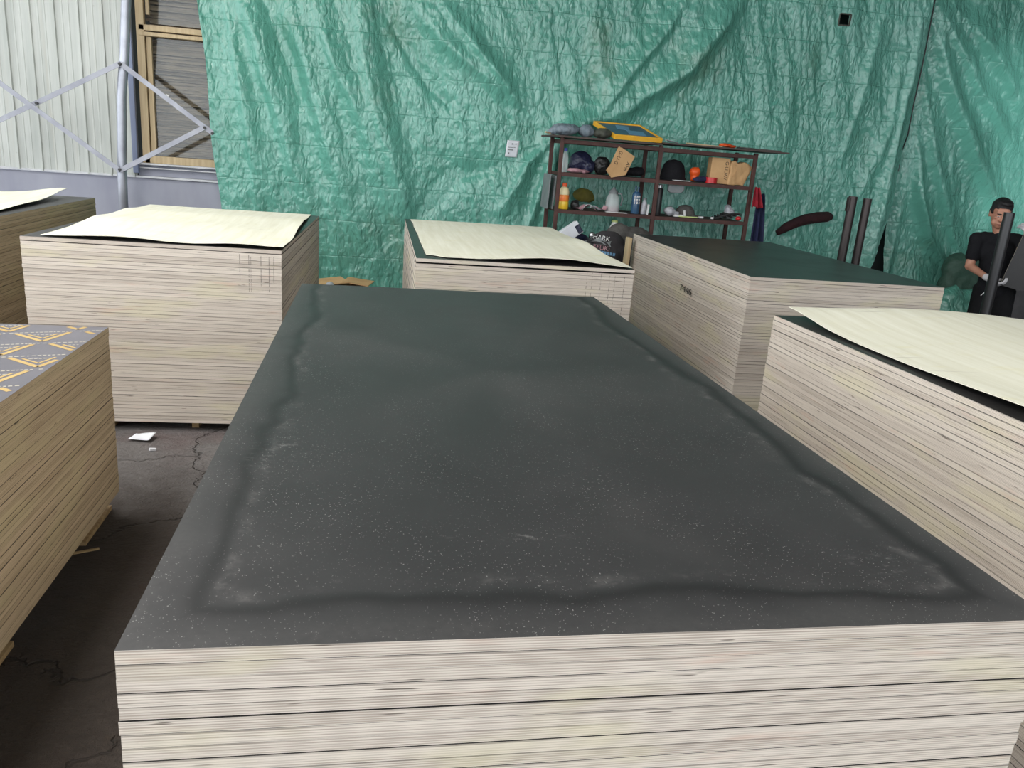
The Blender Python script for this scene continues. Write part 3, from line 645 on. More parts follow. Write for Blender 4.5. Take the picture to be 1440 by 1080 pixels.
pallet('wooden pallet under the rear stack at the left edge', -2.44, 4.65, R(-.4), 1.15, 2.2, .21, None)
# print on the grey top sheet: part of that sheet's own mesh
me = tp.data; t0 = max(v.co.z for v in me.vertices); pr = MB(); pr.add([v.co for v in me.vertices], [tuple(p.vertices) for p in me.polygons])
pr.mi = [p.material_index for p in me.polygons]; zt = t0 + .0004
def strip(a, b, wd, mi):
    a = np.array(a); b = np.array(b); d = (b - a) / np.linalg.norm(b - a); n_ = np.array([-d[1], d[0]]) * wd / 2
    q = [a - n_, b - n_, b + n_, a + n_]
    if all(abs(c[0]) < .608 and abs(c[1]) < 1.178 for c in q): STN[0] += 1; pr.add([(c[0], c[1], zt + .00006 * (STN[0] // 7 % 5)) for c in q], [(0, 1, 2, 3)], mi)
rr = random.Random(3); STN = [0]
CA, SA = math.cos(R(18)), math.sin(R(18)); OX, OY = -.874 + 1.339, 2.147 - 1.22
def uv(u, v): return (OX + CA * u - SA * v, OY + SA * u + CA * v)
def ustrip(a, b, wd, mi, n=10):
    for k in range(n):
        p0 = [a[q] + (b[q] - a[q]) * k / n for q in (0, 1)]; p1 = [a[q] + (b[q] - a[q]) * (k + 1) / n for q in (0, 1)]
        strip(uv(*p0), uv(*p1), wd, mi)
for i in range(-9, 5):
    for j in range(-14, 6):
        au = i * .225 + (.1125 if j % 2 else 0); av = j * .172; bw, bh = .086, .130
        ustrip((au - bw, av + bh), (au, av), .017, 2); ustrip((au, av), (au + bw, av + bh), .017, 2)
        ustrip((au - bw * .55, av + bh * .86), (au, av + bh * .36), .009, 2, 6); ustrip((au, av + bh * .36), (au + bw * .55, av + bh * .86), .009, 2, 6)
        x = au - .108
        while x < au + .10:
            l = rr.uniform(.006, .013); ustrip((x, av + bh + .012), (x + l, av + bh + .012), .010, 3, 1); x += l + rr.uniform(.003, .007)
        x = au - .03
        while x < au + .035:
            l = rr.uniform(.006, .012); ustrip((x, av + bh * .78), (x + l, av + bh * .78), .008, 3, 1); x += l + .004
nm = pr.mesh('plywood_sheet')
for q in ('edge_tan', 'film_grey', 'print', 'print_white'): nm.materials.append(M[q])
tp.data = nm

# pencil scribble on the left face of the right rear stack
sc_ = text_mesh('7446', .062, 'pencil_figures', .0003)
o = link('pencil_figures', sc_, 'ink', loc=(2.394, 4.27, .86), rot=(R(90), 0, R(-91.2)))
o.scale = (1.9, 1, 1); tag(o, 'pencilled figures on the pale side of the bare black-topped stack', 'pencil figures')

# veneer sheets
def veneer(label, c00, c10, c01, c11, zf, wob=.012, seed=0, nu=56, nv=80, th=.0022, edgef=None):
    u = np.linspace(0, 1, nu)[:, None]; v = np.linspace(0, 1, nv)[None, :]
    c00, c10, c01, c11 = map(np.array, (c00, c10, c01, c11))
    P = (1 - u)[..., None] * (1 - v)[..., None] * c00 + u[..., None] * (1 - v)[..., None] * c10 + (1 - u)[..., None] * v[..., None] * c01 + u[..., None] * v[..., None] * c11
    U = np.broadcast_to(u, P.shape[:2]); V = np.broadcast_to(v, P.shape[:2])
    X = P[..., 0] + wob * 2 * (fbm(V * 6 + 0 * U, U * 2, 3, seed) - .5) * np.abs(2 * U - 1) ** 4
    Y = P[..., 1] + wob * 2 * (fbm(U * 6, V * 2, 3, seed + 5) - .5) * np.abs(2 * V - 1) ** 4
    if edgef: X, Y = edgef(X, Y, U, V)
    Z = 1.1025 + np.maximum(zf(U, V), .0004) + .003 * (fbm(U * 7, V * 9, 3, seed + 8))
    cx, cy = X.mean(), Y.mean()
    me = grid_mesh('veneer_sheet', np.stack([X - cx, Y - cy, Z - 1.10], -1), (0, 0, th))
    return tag(link('veneer_sheet', me, 'veneer', loc=(cx, cy, 1.10), smooth=40), label, 'veneer')
G = lambda a, m_, s_: np.exp(-((a - m_) / s_) ** 2)
veneer('broad wavy cream veneer on the tall stack left of the foreground stack', (-1.335, 3.455), (-.168, 3.405), (-1.345, 5.46), (-.19, 5.46),
       lambda u, v: .018 * G(v, 0, .07) * (G(u, .30, .2) * .9 + .9 * G(u, .82, .15)) + .022 * G(u, 1, .06) * (G(v, .45, .2) + .4 * G(v, .05, .1)) + .020 * G(v, .38, .12) * (1 - u) + .012 * G(v, .72, .1) + .01 * G(u, 0, .1) * G(v, .55, .2), seed=3)
def tear(X, Y, U, V):
    k = G(U, .02, .05) * G(V, 0, .05); return X, Y + .07 * k
veneer('cream veneer torn at its front corner on the stack before the shelf rack', (.565, 3.43), (1.70, 3.385), (.575, 5.60), (1.715, 5.63),
       lambda u, v: .030 * G(v, 0, .10) * G(u, .62, .28) + .012 * G(v, .55, .1) * u + .020 * G(u, 1, .08) * G(v, .42, .12) + .012 * G(v, .80, .15) * G(u, .6, .3), seed=9, edgef=tear)
veneer('pale veneer bowing up along its edge at the right side of the frame', (1.965, -.09), (3.14, -.09), (1.995, 2.20), (3.13, 2.18),
       lambda u, v: .030 * G(v, 1, .12) * (1 - u * .4) + .026 * G(u, 0, .14) * G(v, .36, .20) + .030 * G(u, .6, .4) * G(v, .9, .3) + .012 * G(v, .5, .3) * G(u, .5, .3), wob=.006, seed=15)
veneer('cream veneer with lifted corner on the rear stack at the left edge', (-3.0, 3.55), (-1.86, 3.55), (-3.0, 5.72), (-1.99, 5.76),
       lambda u, v: .055 * G(u, 1, .25) * G(v, 1, .18) + .012 * G(v, .6, .2) + .004, wob=.015, seed=21)

# ------------------------------------------------------------------ floor litter
P = np.array([[[x, y, .012 + .03 * max(0, math.sin((x + y) * 14)) * .6 + .02 * abs(y)] for x in np.linspace(-.055, .055, 9)] for y in np.linspace(-.04, .04, 7)])
tag(link('paper_scrap', grid_mesh('paper_scrap', P, (0, 0, .0015)), 'paper', loc=(-.872, 3.275, FZ), rotz=R(-12), smooth=True), 'crumpled white paper scrap on the dark floor before the tall stack', 'paper scrap')
tag(MB().bar((-.86, 2.03, FZ + .006), (-.717, 2.085, FZ + .012), .010, .006).build('wood_splinter', 'pallet'), 'thin pale wood splinter on the floor beside the low left stack', 'splinter')
tag(MB().box((-.783, 3.117, FZ + .008), (.03, .015, .012), (0, .2, .5)).build('wood_chip', 'paper'), 'tiny white chip on the floor behind the paper scrap', 'chip')
cb = thing('cardboard_sheets', 'folded brown card sheets lying on the floor by the tarpaulin foot', 'cardboard', (.02, 7.15, FZ))
MB().box((0, 0, .11), (.46, .32, .20)).build('box_body', 'kraft', cb, bevel=.004)
MB().box((-.14, -.1, .235), (.30, .34, .008), (0, -.10, .3)).build('flap', 'kraft', cb); MB().box((.13, -.08, .24), (.26, .30, .008), (0, .09, -.2)).build('flap', 'kraft', cb)
wb = remesh(MB().ball((0, 0, .1), (.08, .08, .10)).ball((.03, 0, .24), (.05, .05, .07)).cap((0, 0, .12), (.03, 0, .24), .05, .04), .012, 2)
tag(link('plastic_bag', wb, 'palebag', loc=(-.13, 6.6, FZ), smooth=True), 'small white plastic bag beyond the tall stack corner', 'bag')

# ------------------------------------------------------------------ steel posts
tag(MB().tube([(0, 0, FZ), (0, 0, 1.53)], .038, 18).box((-.045, -.01, 1.46), (.02, .03, .12)).build('steel_post', 'post', loc=(4.455, 5.75, 0), smooth=40), 'dark steel post with a small lug, left of the pair behind the black-topped stack', 'post')
tag(MB().tube([(0, 0, FZ), (0, 0, 1.52)], .036, 18).build('steel_post', 'post', loc=(4.60, 5.75, 0), smooth=40), 'plain dark steel post, right of the pair behind the black-topped stack', 'post')

# ------------------------------------------------------------------ shelf rack and its contents
SX0, SX1, SX2, SY0, SY1 = 2.03, 3.02, 4.015, 6.85, 7.30
rk = thing('shelf_rack', 'rusty angle-iron shelf rack of two bays against the tarpaulin', 'shelf rack', (SX0, SY0, 0))
def angle(m, a, b, s_=.035):
    return m.bar(a, b, s_, s_ * .9)
for x in (0, SX1 - SX0, SX2 - SX0):
    for y in (0, SY1 - SY0): MB().box((x, y, .975), (.036, .036, 1.75)).build('upright', 'rust', rk, bevel=.003)
ZS = (1.18, 1.53)
for (xa, xb, dz) in ((0, SX1 - SX0, 0), (SX1 - SX0, SX2 - SX0, -.004)):
    for z in (.62,) + ZS + (1.835,):
        z2 = z + dz; m = MB()
        m.box(((xa + xb) / 2, 0, z2 - .018), (xb - xa - .036, .03, .036)).box(((xa + xb) / 2, SY1 - SY0, z2 - .018), (xb - xa - .036, .03, .036))
        m.box((xa + .033, (SY1 - SY0) / 2, z2 - .018), (.03, .40, .03)).box((xb - .033, (SY1 - SY0) / 2, z2 - .018), (.03, .40, .03)); m.build('shelf_frame', 'rust', rk)
        if z < 1.8: MB().box(((xa + xb) / 2, (SY1 - SY0) / 2, z2 - .006), (xb - xa - .04, .41, .010)).build('shelf_board', 'board_dark', rk)
MB().box((.43, .2, 1.858), (1.08, .56, .016)).build('top_board', 'board_dark', rk)
MB().box((1.64, .18, 1.872), (1.27, .60, .014), (0, R(.0), R(-3))).build('top_board', 'board_dark', rk)
Z1, Z2, ZB = 1.531, 1.181, .621

def blob(name, label, cat, loc, balls, mat_, vox=.012, rough=.02, freq=18, seed=1, group=None, sm=2):
    m = MB()
    for b in balls: m.ball(b[:3], b[3:])
    me = remesh(m, vox, sm)
    zmin = min(v.co.z for v in me.vertices)
    for v in me.vertices:
        n_ = float(fbm(np.array(v.co.x * freq + 3), np.array((v.co.z + v.co.y * .7) * freq), 3, seed, True)); v.co += v.normal * rough * (n_ - .45)
    zmin = min(v.co.z for v in me.vertices)
    for v in me.vertices: v.co.z -= zmin
    return tag(link(name, me, mat_, loc=loc, smooth=True), label, cat, group)
# on top of the rack
blob('cloth_bundle', 'grey blue cloth bundle, leftmost on the rack top', 'bundle', (2.06, 6.93, 1.867), [(0, 0, .05, .13, .09, .05), (.07, .02, .06, .08, .08, .045), (-.10, 0, .03, .06, .05, .03)], 'greybag', rough=.03, seed=2)
blob('cloth_bundle', 'second grey bundle on the rack top, right of the leftmost', 'bundle', (2.275, 6.95, 1.867), [(0, 0, .05, .07, .08, .055), (.04, .01, .04, .05, .06, .04)], 'greybag', rough=.03, seed=5)
blob('cloth_bundle', 'olive bundle on the rack top touching the yellow-edged tray', 'bundle', (2.435, 6.92, 1.867), [(0, 0, .04, .085, .08, .045), (.03, -.01, .045, .06, .05, .04)], 'olivebag', rough=.025, seed=8)
tag(MB().bar((1.86, 6.86, 1.885), (1.96, 6.94, 1.875), .014, .014).build('wooden_stick', 'frame'), 'short pale stick poking off the left end of the rack top', 'stick')
tr = thing('foam_tray', 'yellow-edged tray with blue grey face lying on the rack top', 'tray', (2.73, 6.98, 1.908), R(2)); tr.rotation_euler = (R(15), 0, R(2))
m = MB(); outer = [(-.28, .36), (-.20, -.14), (.29, -.14), (.22, .36)]; inner = [(-.262, .338), (-.188, -.118), (.268, -.118), (.204, .338)]
vs = [(x, y, 0) for x, y in outer] + [(x, y, .045) for x, y in outer] + [(x, y, .045) for x, y in inner] + [(x, y, .032) for x, y in inner]
fs = [(3, 2, 1, 0)]
for i in range(4):
    j = (i + 1) % 4; fs += [(i, j, 4 + j, 4 + i), (4 + i, 4 + j, 8 + j, 8 + i), (8 + i, 8 + j, 12 + j, 12 + i)]
fs.append((12, 13, 14, 15)); MB().add(vs, fs).build('tray_rim', 'yellow', tr, bevel=.003)
m_fs = MB().add([(x * .99, y * .99, z) for z in (.0325, .035) for x, y in inner], [(3, 2, 1, 0), (4, 5, 6, 7)] + [(i, (i + 1) % 4, 4 + (i + 1) % 4, 4 + i) for i in range(4)]); tr = m_fs.build('face_sheet', 'blue_sheet', tr)
m = MB(); m.box((-.02, .20, .0365), (.13, .16, .002), (0, 0, -.2)).box((.07, .02, .0365), (.17, .16, .002), (0, 0, -.1)); m.build('pale_patch', 'blue_patch', tr)
tag(MB().bar((3.02, 6.74, 1.90), (3.16, 6.80, 1.885), .03, .008).build('metal_strip', 'silvercap'), 'grey metal strip at the middle of the rack top', 'strip')
tag(MB().box((3.45, 6.83, 1.886), (.36, .05, .012), (0, .02, -.02)).build('wood_strip', 'frame'), 'pale wood strip on the rack top, right bay', 'strip')
blob('rag', 'orange rag lying on the right half of the rack top', 'rag', (3.68, 6.86, 1.881), [(0, 0, .015, .07, .05, .018), (.07, 0, .01, .05, .04, .012)], 'orange', rough=.012, seed=4)
tag(MB().box((4.03, 6.84, 1.888), (.42, .12, .012), (0, .015, -.04)).build('board_offcut', 'greycloth'), 'thin pale grey board offcut on the right end of the rack top', 'board')

def bottle(name, label, x, y, z, h, r, body, capm, neck=.35, labelm=None, lab=(.2, .55), liquid=None, cat='bottle'):
    t = thing(name, label, cat, (x, y, z))
    MB().lathe([(r * .92, 0), (r, .012), (r, h * .58), (r * .8, h * .70), (r * neck, h * .82), (r * neck, h * .90)], n=20).build('body', body, t, smooth=50)
    MB().lathe([(r * neck * 1.2, h * .88), (r * neck * 1.2, h * .985), (r * neck, h)], n=16).build('cap', capm, t, smooth=40)
    if labelm: MB().lathe([(r * 1.012, h * lab[0]), (r * 1.012, h * lab[1])], n=24).build('paper_label', labelm, t, smooth=40)
    if liquid: MB().lathe([(r * .85, .008), (r * .9, h * .25)], n=18).build('liquid', liquid, t, smooth=40)
    return t
# upper shelf, left bay
bottle('water_bottle', 'clear bottle with blue cap at the left end of the upper shelf', 2.10, 6.96, Z1, .225, .034, 'clear', 'bluecap', .42)
blob('plastic_bag', 'shiny navy plastic bag on the upper shelf beside the clear bottle', 'bag', (2.27, 7.00, Z1), [(0, 0, .10, .11, .10, .10), (.05, -.02, .07, .09, .08, .07), (-.05, 0, .06, .07, .08, .06)], 'navy', rough=.04, freq=14, seed=6)
blob('plastic_bag', 'round black bag on the upper shelf left of the slanted kraft packet', 'bag', (2.475, 6.97, Z1), [(0, 0, .085, .085, .08, .085)], 'blackbag', rough=.03, freq=14, seed=7)
blob('rag', 'pinkish rag under the navy bag on the upper shelf', 'rag', (2.20, 6.90, Z1), [(0, 0, .015, .09, .05, .018), (.08, 0, .01, .06, .04, .014)], 'pink', rough=.02, seed=9)
k = thing('kraft_packet', 'flattened kraft packet slanting over the upper shelf edge', 'packet', (2.615, 6.815, Z1 + .125), 0)
k.rotation_euler = (R(-12), R(26), R(4))
m = MB().prism([(-.10, -.135), (-.02, -.17), (.10, -.075), (.105, .13), (-.09, .135), (-.085, -.06)], -.006, .006); k = m.build('card', 'kraft', k)
a = text_mesh('G-U-G', .052); link('lettering', a, 'ink', k, loc=(-.045, -.0075, .03), rot=(R(90), R(90), 0))
a = text_mesh('AH6', .05); link('lettering', a, 'ink', k, loc=(.072, -.0075, -.0), rot=(R(90), R(90), 0))
blob('rag', 'dark rag in the right corner of the upper left shelf', 'rag', (2.82, 7.02, Z1), [(0, 0, .03, .11, .09, .035), (.05, 0, .045, .06, .06, .035), (-.08, 0, .02, .05, .05, .03)], 'blackcloth', rough=.03, seed=12)
# upper shelf, right bay
hm = MB(); hm.lathe([(.135, 0), (.14, .015), (.125, .03), (.118, .09), (.10, .15), (.065, .187), (.01, .20)], n=26); 
t = tag(hm.build('felt_hat', 'blackcloth', loc=(3.23, 7.0, Z1), smooth=50), 'rounded black hat on the upper shelf beside the middle upright', 'hat')
tag(MB().box((0, 0, 0), (.03, .012, .27), (0, R(6), 0)).build('grey_batten', 'greyplastic', loc=(3.07, 6.98, Z1 + .142)), 'grey strip leaning by the middle upright on the upper shelf', 'strip')
blob('tool_pouch', 'bright orange tool pouch on the upper shelf between hat and tape', 'pouch', (3.44, 6.95, Z1 + .0), [(0, 0, .10, .055, .05, .05), (.0, 0, .04, .04, .04, .04)], 'orange', rough=.02, seed=13)
blob('rag', 'dark rag on the upper shelf under the orange pouch', 'rag', (3.47, 6.90, Z1), [(0, 0, .02, .07, .03, .025), (.06, .01, .03, .05, .03, .03)], 'bluecloth', rough=.02, seed=14)
tag(MB().lathe([(.03, 0), (.06, 0), (.06, .055), (.03, .055), (.03, 0)], n=28).build('tape_roll', 'red', loc=(3.60, 6.90, Z1), smooth=40), 'red tape roll on the upper shelf before the kraft box', 'tape roll')
k = thing('kraft_box', 'upright kraft box lettered down its side on the upper shelf', 'box', (3.69, 6.97, Z1), R(-4))
k = MB().box((0, 0, .125), (.19, .12, .25)).build('box_body', 'kraft', k, bevel=.004)
a = text_mesh('G-UUAV', .048); link('lettering', a, 'ink', k, loc=(.062, -.0608, .13), rot=(R(90), R(90), 0))
k = thing('kraft_bag', 'crumpled kraft bag slumped right of the lettered box', 'bag', (3.885, 6.96, Z1), R(6))
me = remesh(MB().prism([(-.11, 0), (.075, 0), (.145, .18), (.06, .225), (-.02, .20), (-.06, .235), (-.10, .21)], -.05, .05), .012, 3)
for v in me.vertices:
    n_ = float(fbm(np.array(v.co.x * 16), np.array(v.co.z * 16), 3, 31, True)); v.co += v.normal * .025 * (n_ - .5)
link('bag_body', me, 'kraft', k, smooth=True)
a = MB().tube([(-.07 + .03 * math.cos(q), -.062, .14 + .06 * math.sin(q)) for q in np.linspace(-1.4, 1.4, 9)], .004, 6); a.build('handle', 'kraft', k, smooth=True)
blob('rag', 'dark navy cloth behind the kraft bag at the right upright', 'rag', (3.955, 7.10, Z1), [(0, 0, .09, .05, .08, .09), (.01, 0, .16, .03, .06, .06)], 'bluecloth', rough=.02, seed=17)
tag(MB().box((0, 0, 0), (.17, .10, .006), (0, 0, R(4))).build('white_sheet', 'white', loc=(3.27, 6.87, Z1 + .004)), 'white sheet lying flat on the upper shelf under the black hat', 'sheet')
# middle shelf, left bay
t = thing('juice_bottle', 'yellow and orange drink bottle at the left end of the middle shelf', 'bottle', (2.115, 6.93, Z2))
MB().lathe([(.046, 0), (.052, .01), (.052, .06), (.049, .075)], n=22).build('base', 'juice_yellow', t, smooth=40)
MB().lathe([(.049, .075), (.052, .085), (.052, .128), (.048, .136)], n=22).build('label_band', 'juice', t, smooth=40)
MB().lathe([(.048, .136), (.050, .15), (.048, .175), (.034, .205), (.021, .215)], n=22).build('shoulder', 'cream', t, smooth=40)
MB().lathe([(.023, .213), (.024, .245), (.020, .250)], n=16).build('cap', 'orange', t, smooth=40)
blob('cup', 'dark crumpled cup beside the yellow drink bottle', 'cup', (2.24, 6.96, Z2), [(0, 0, .04, .045, .045, .045), (.02, 0, .07, .02, .02, .02)], 'blackbag', rough=.02, seed=19)
rr = random.Random(5)
for i in range(5):
    P = np.array([[[x, y, .012 + .02 * math.sin(x * 40 + i) + .01 * math.cos(y * 50 + i)] for x in np.linspace(-.06, .06, 7)] for y in np.linspace(-.025, .025, 5)])
    tag(link('rag_strip', grid_mesh('rag_strip', P, (0, 0, .003)), 'pink' if i % 2 == 0 else 'paper', loc=(2.30 + i * .05, 6.90 + rr.uniform(-.02, .05), Z2 + .012 + .004 * i), rot=(R(rr.uniform(-12, 12)), R(rr.uniform(-25, 8)), R(rr.uniform(-40, 40)))), 'crumpled pink or white rag strip in the heap left of the glass jug', 'rag', 'rag strips on the middle shelf')
j = thing('glass_jug', 'clear handled jug with a little liquid on the middle shelf', 'jug', (2.62, 6.95, Z2))
m = MB().lathe([(.062, 0), (.07, .012), (.072, .06), (.068, .12), (.05, .165), (.040, .18)], n=26); jb = m.build('jug_body', 'clear', j, smooth=50)
MB().lathe([(.062, .006), (.066, .014), (.0675, .052)], n=26).build('liquid', 'water', jb, smooth=50)
MB().lathe([(.043, .178), (.045, .195), (.030, .215), (.012, .232), (.012, .24)], n=20).build('lid', 'greyplastic', j, smooth=40)
MB().tube([(.04, -.02, .185), (.075, -.03, .18), (.088, -.035, .13), (.078, -.03, .07)], .008, 8).build('handle', 'greyplastic', j, smooth=True)
tag(MB().box((0, 0, 0), (.21, .06, .006), (0, 0, R(-3))).build('white_ruler', 'white', loc=(2.64, 6.865, Z2 + .004)), 'flat white strip lying under the glass jug edge', 'strip')
t = thing('spray_bottle', 'blue bottle with white lettering right of the glass jug', 'bottle', (2.86, 6.95, Z2))
MB().lathe([(.040, 0), (.042, .01), (.042, .185), (.034, .205), (.022, .215)], n=22).build('body', 'bluebottle', t, smooth=40)
MB().tube([(-.014, 0, .21), (-.014, 0, .268)], .009, 10).tube([(.016, 0, .21), (.016, 0, .262)], .009, 10).build('twin_neck', 'bluebottle', t, smooth=40)
for i, (tx, z) in enumerate((('OAT', .165), ('BOX', .135), ('ABC', .108))):
    m = MB(); 
    for q in range(3): m.box((-.022 + q * .021, -.0425 + abs(q - 1) * .006, z), (.015, .002, .021)); m.box((-.022 + q * .021, -.0437 + abs(q - 1) * .006, z + .002 * (i - 1)), (.005, .002, .007), mi=1)
    m.build('lettering', ['white', 'bluebottle'], t)
bottle('small_bottle', 'small cloudy bottle right of the blue bottle', 2.955, 6.96, Z2, .16, .032, 'palebag', 'greyplastic', .5)
tag(MB().box((0, 0, 0), (.018, .012, .10), (0, R(3), 0)).build('white_stick', 'white', loc=(2.965, 6.865, Z2 + .052)), 'white stick upright by the middle upright on the middle shelf', 'stick')
tag(blob('cloth_sack', 'x', 'sack', (2.42, 7.36, 1.235), [(0, 0, .07, .11, .035, .07), (.06, 0, .05, .07, .03, .05)], 'olive_yellow', rough=.02, seed=23), 'yellow cloth patch hanging in shade behind the middle shelf', 'cloth')
for i, (x, hh) in enumerate(((2.02, .33), (2.055, .32))):
    tag(MB().box((0, 0, 0), (.012, .30, hh), (0, R(2), 0)).build('thin_sheet', 'greyplastic', loc=(x - .06 + .02 * i, 7.08, Z2 + hh / 2 - .008)), ('outer' if i == 0 else 'inner') + ' pale thin sheet standing at the left end of the rack', 'sheet')
# middle shelf, right bay
t = thing('flask', 'tall black flask with silver top by the middle upright', 'flask', (3.085, 6.93, Z2 - .004))
MB().lathe([(.036, 0), (.038, .01), (.038, .255), (.030, .27)], n=20).build('body', 'black', t, smooth=40)
MB().lathe([(.028, .268), (.030, .30), (.022, .305)], n=18).build('cap', 'steel', t, smooth=40)
tag(MB().prism([(-.08, 0), (.08, 0), (.085, -.045), (.06, -.07), (-.05, -.075), (-.08, -.06)], -.02, .02).build('dustpan', 'greyplastic', loc=(3.24, 6.90, 1.486), bevel=.004), 'grey plastic scoop hung below the upper shelf beside the flask', 'scoop')
blob('plastic_bag', 'small white bag on the middle shelf beside the flask', 'bag', (3.22, 6.93, Z2), [(0, 0, .035, .06, .05, .04), (.05, 0, .02, .05, .04, .025)], 'palebag', rough=.025, seed=27)
c = MB(); c.lathe([(.10, 0), (.102, .02), (.09, .07), (.06, .105), (.01, .118)], n=24); c.ball((.10, -.04, .008), (.10, .07, .012))
me = remesh(c, .01, 2); tag(link('flat_cap', me, 'greycloth', loc=(3.42, 7.02, Z2), smooth=True), 'black peaked cap on the right middle shelf', 'cap')
tag(MB().box((0, 0, 0), (.20, .03, .010), (0, 0, R(2))).build('lime_ruler', 'lime', loc=(3.40, 6.875, Z2 + .006)), 'pale lime strip at the front of the right middle shelf', 'strip')
tag(MB().box((0, 0, 0), (.018, .012, .055), (0, R(-10), 0)).build('white_tube', 'white', loc=(3.355, 6.872, Z2 + .04)), 'small white tube standing before the black cap', 'tube')
tag(MB().box((0, 0, 0), (.09, .05, .02)).build('white_box', 'white', loc=(3.30, 6.90, Z2 + .011)), 'small white box under the white bag on the middle shelf', 'box')
tag(MB().box((0, 0, 0), (.04, .03, .018)).build('white_plug', 'white', loc=(3.54, 6.88, Z2 + .010)), 'small white block right of the lime strip', 'block')
tag(MB().box((0, 0, 0), (.022, .02, .02)).build('white_plug', 'white', loc=(3.66, 6.88, Z2 + .011)), 'tiny white piece among the dark cables', 'block')
cb2 = MB(); rr = random.Random(11)
for i in range(5):
    cx = 3.74 + .04 * i; pts = [(cx + (.05 + .012 * i) * math.cos(q) , 6.95 + .05 * math.sin(q), Z2 + .012 + .012 * i + .006 * math.sin(3 * q)) for q in np.linspace(0, 6.0, 20)]
    cb2.tube(pts, .007, 6)
tag(cb2.build('cable_coil', 'black', smooth=True), 'tangle of dark cables on the right middle shelf', 'cable')
blob('plastic_bag', 'grey plastic bag at the right end of the middle shelf', 'bag', (3.93, 7.08, Z2), [(0, 0, .05, .06, .06, .055), (-.02, 0, .09, .04, .04, .05)], 'palebag', rough=.025, seed=33)
blob('red_rag', 'small red scrap at the right end of the middle shelf', 'rag', (3.955, 6.90, Z2), [(0, 0, .02, .03, .03, .025)], 'red', vox=.008, rough=.01, seed=34)
# hanging jacket on the right upright
def hanging(name, label, cat, x0, x1, zt, zb, y, mat_, seed):
    nu, nv = 22, 30; P = np.zeros((nu, nv, 3))
    for i in range(nu):
        for jx in range(nv):
            u = i / (nu - 1); v = jx / (nv - 1); wd = (.35 + .65 * v ** .6)
            xc = (x0 + x1) / 2 + .02 * v; P[i, jx] = (xc + (u - .5) * (x1 - x0) * wd, y - .035 * math.sin(u * 14 + seed) * (.4 + .6 * v) - .03 * v, zt + (zb - zt) * v + .01 * math.sin(u * 9))
    return tag(link(name, grid_mesh(name, P, (0, .012, 0)), mat_, smooth=True), label, cat)
hanging('jacket', 'navy jacket hanging from the right upright of the rack', 'jacket', 4.03, 4.20, 1.46, .72, 6.80, 'bluecloth', 1)
hanging('red_cloth', 'red cloth tied over the jacket at the right upright', 'cloth', 3.985, 4.10, 1.52, 1.33, 6.755, 'redcloth', 3)
# low down by the rack
b = thing('carton', 'white carton leaning on dark bags at the left foot of the rack', 'carton', (1.97, 6.50, .90)); b.rotation_euler = (R(-8), R(54), R(-5))
MB().box((0, 0, .135), (.12, .10, .27)).build('box_body', 'paper', b, bevel=.004); MB().box((.012, -.004, .245), (.08, .096, .05)).build('dark_band', 'navy', b)
blob('cloth_bundle', 'dark bundle of bags and cloth under the leaning white carton', 'bundle', (2.10, 6.64, FZ), [(0, 0, .30, .20, .17, .36), (.08, .03, .48, .18, .15, .30), (.16, .06, .60, .14, .12, .22)], 'navy', vox=.02, rough=.05, freq=8, seed=37)
shirt = MB().ball((0, 0, .36), (.26, .22, .40)).ball((.0, -.02, .68), (.22, .19, .24)).ball((.03, .02, .83), (.18, .15, .14)).ball((-.15, .0, .68), (.17, .15, .18)).cap((.08, .0, .72), (.2, -.05, .30), .18, .2).cap((-.05, 0, .7), (-.25, -.04, .32), .17, .15)
me = remesh(shirt, .014, 5)
for v in me.vertices:
    n_ = float(fbm(np.array(v.co.x * 6 + v.co.z * 2), np.array(v.co.z * 4), 3, 51)); v.co += v.normal * .05 * (n_ - .5); v.co.z = max(0, v.co.z)
SH = (2.32, 6.10, FZ)
ss = link('shirt_sack', me, 'shirtcloth', loc=SH, smooth=True); tag(ss, 'bulging sack pulled into a black printed T-shirt beside the rack', 'sack')
tree = BVHTree.FromPolygons([v.co for v in me.vertices], [tuple(p.vertices) for p in me.polygons])
def wrap(tm, name, mat_, cx, cz, tilt=0.0):
    ca, sa = math.cos(tilt), math.sin(tilt); vdir = Vector((-2.09, -7.0, .7)).normalized(); rx = Vector((.958, -.286, 0)); up = rx.cross(-vdir).normalized()
    if up.z < 0: up = -up
    for v in tm.vertices:
        x, z, dpt = v.co.x, v.co.y, v.co.z; p = rx * (cx + ca * x - sa * z) + up * (sa * x + ca * z) + Vector((0, 0, cz)) + vdir * 1.5
        hit = tree.ray_cast(p, -vdir); q = hit[0] if hit[0] is not None else p - vdir * 1.3; v.co = q + vdir * (.006 + dpt)
    link(name, tm, mat_, ss)
def dense(tm, cuts=2):
    b = bmesh.new(); b.from_mesh(tm); bmesh.ops.subdivide_edges(b, edges=[e for e in b.edges if e.calc_length() > .03], cuts=cuts, use_grid_fill=True); b.to_mesh(tm); b.free(); return tm
TX = -.035; TZ = .81
def cyl_y(y0, y1):  # the print is stacked in four rows: word, animal, word, small line
    return (y0 + y1) / 2
wrap(dense(text_mesh('SHARK', .058, depth=.001)), 'print_word', 'white', TX, TZ + .092, -.10)
sh = bpy.data.meshes.new('print_fish'); pts = [(-.12, -.01), (-.06, .02), (-.01, .03), (.01, .055), (.03, .03), (.08, .015), (.11, .035), (.105, 0), (.12, -.02), (.07, -.005), (0, -.022), (-.07, -.025)]
sh.from_pydata([(x, y, .001) for x, y in pts], [], [tuple(range(len(pts)))]); wrap(dense(sh), 'print_shape', 'greyplastic', TX - .01, TZ + .048, -.10)
wrap(dense(text_mesh('&FUK:', .058, depth=.001)), 'print_word', 'pink', TX + .02, TZ + .004, -.10)
st = bpy.data.meshes.new('print_line'); V_, F_ = [], []
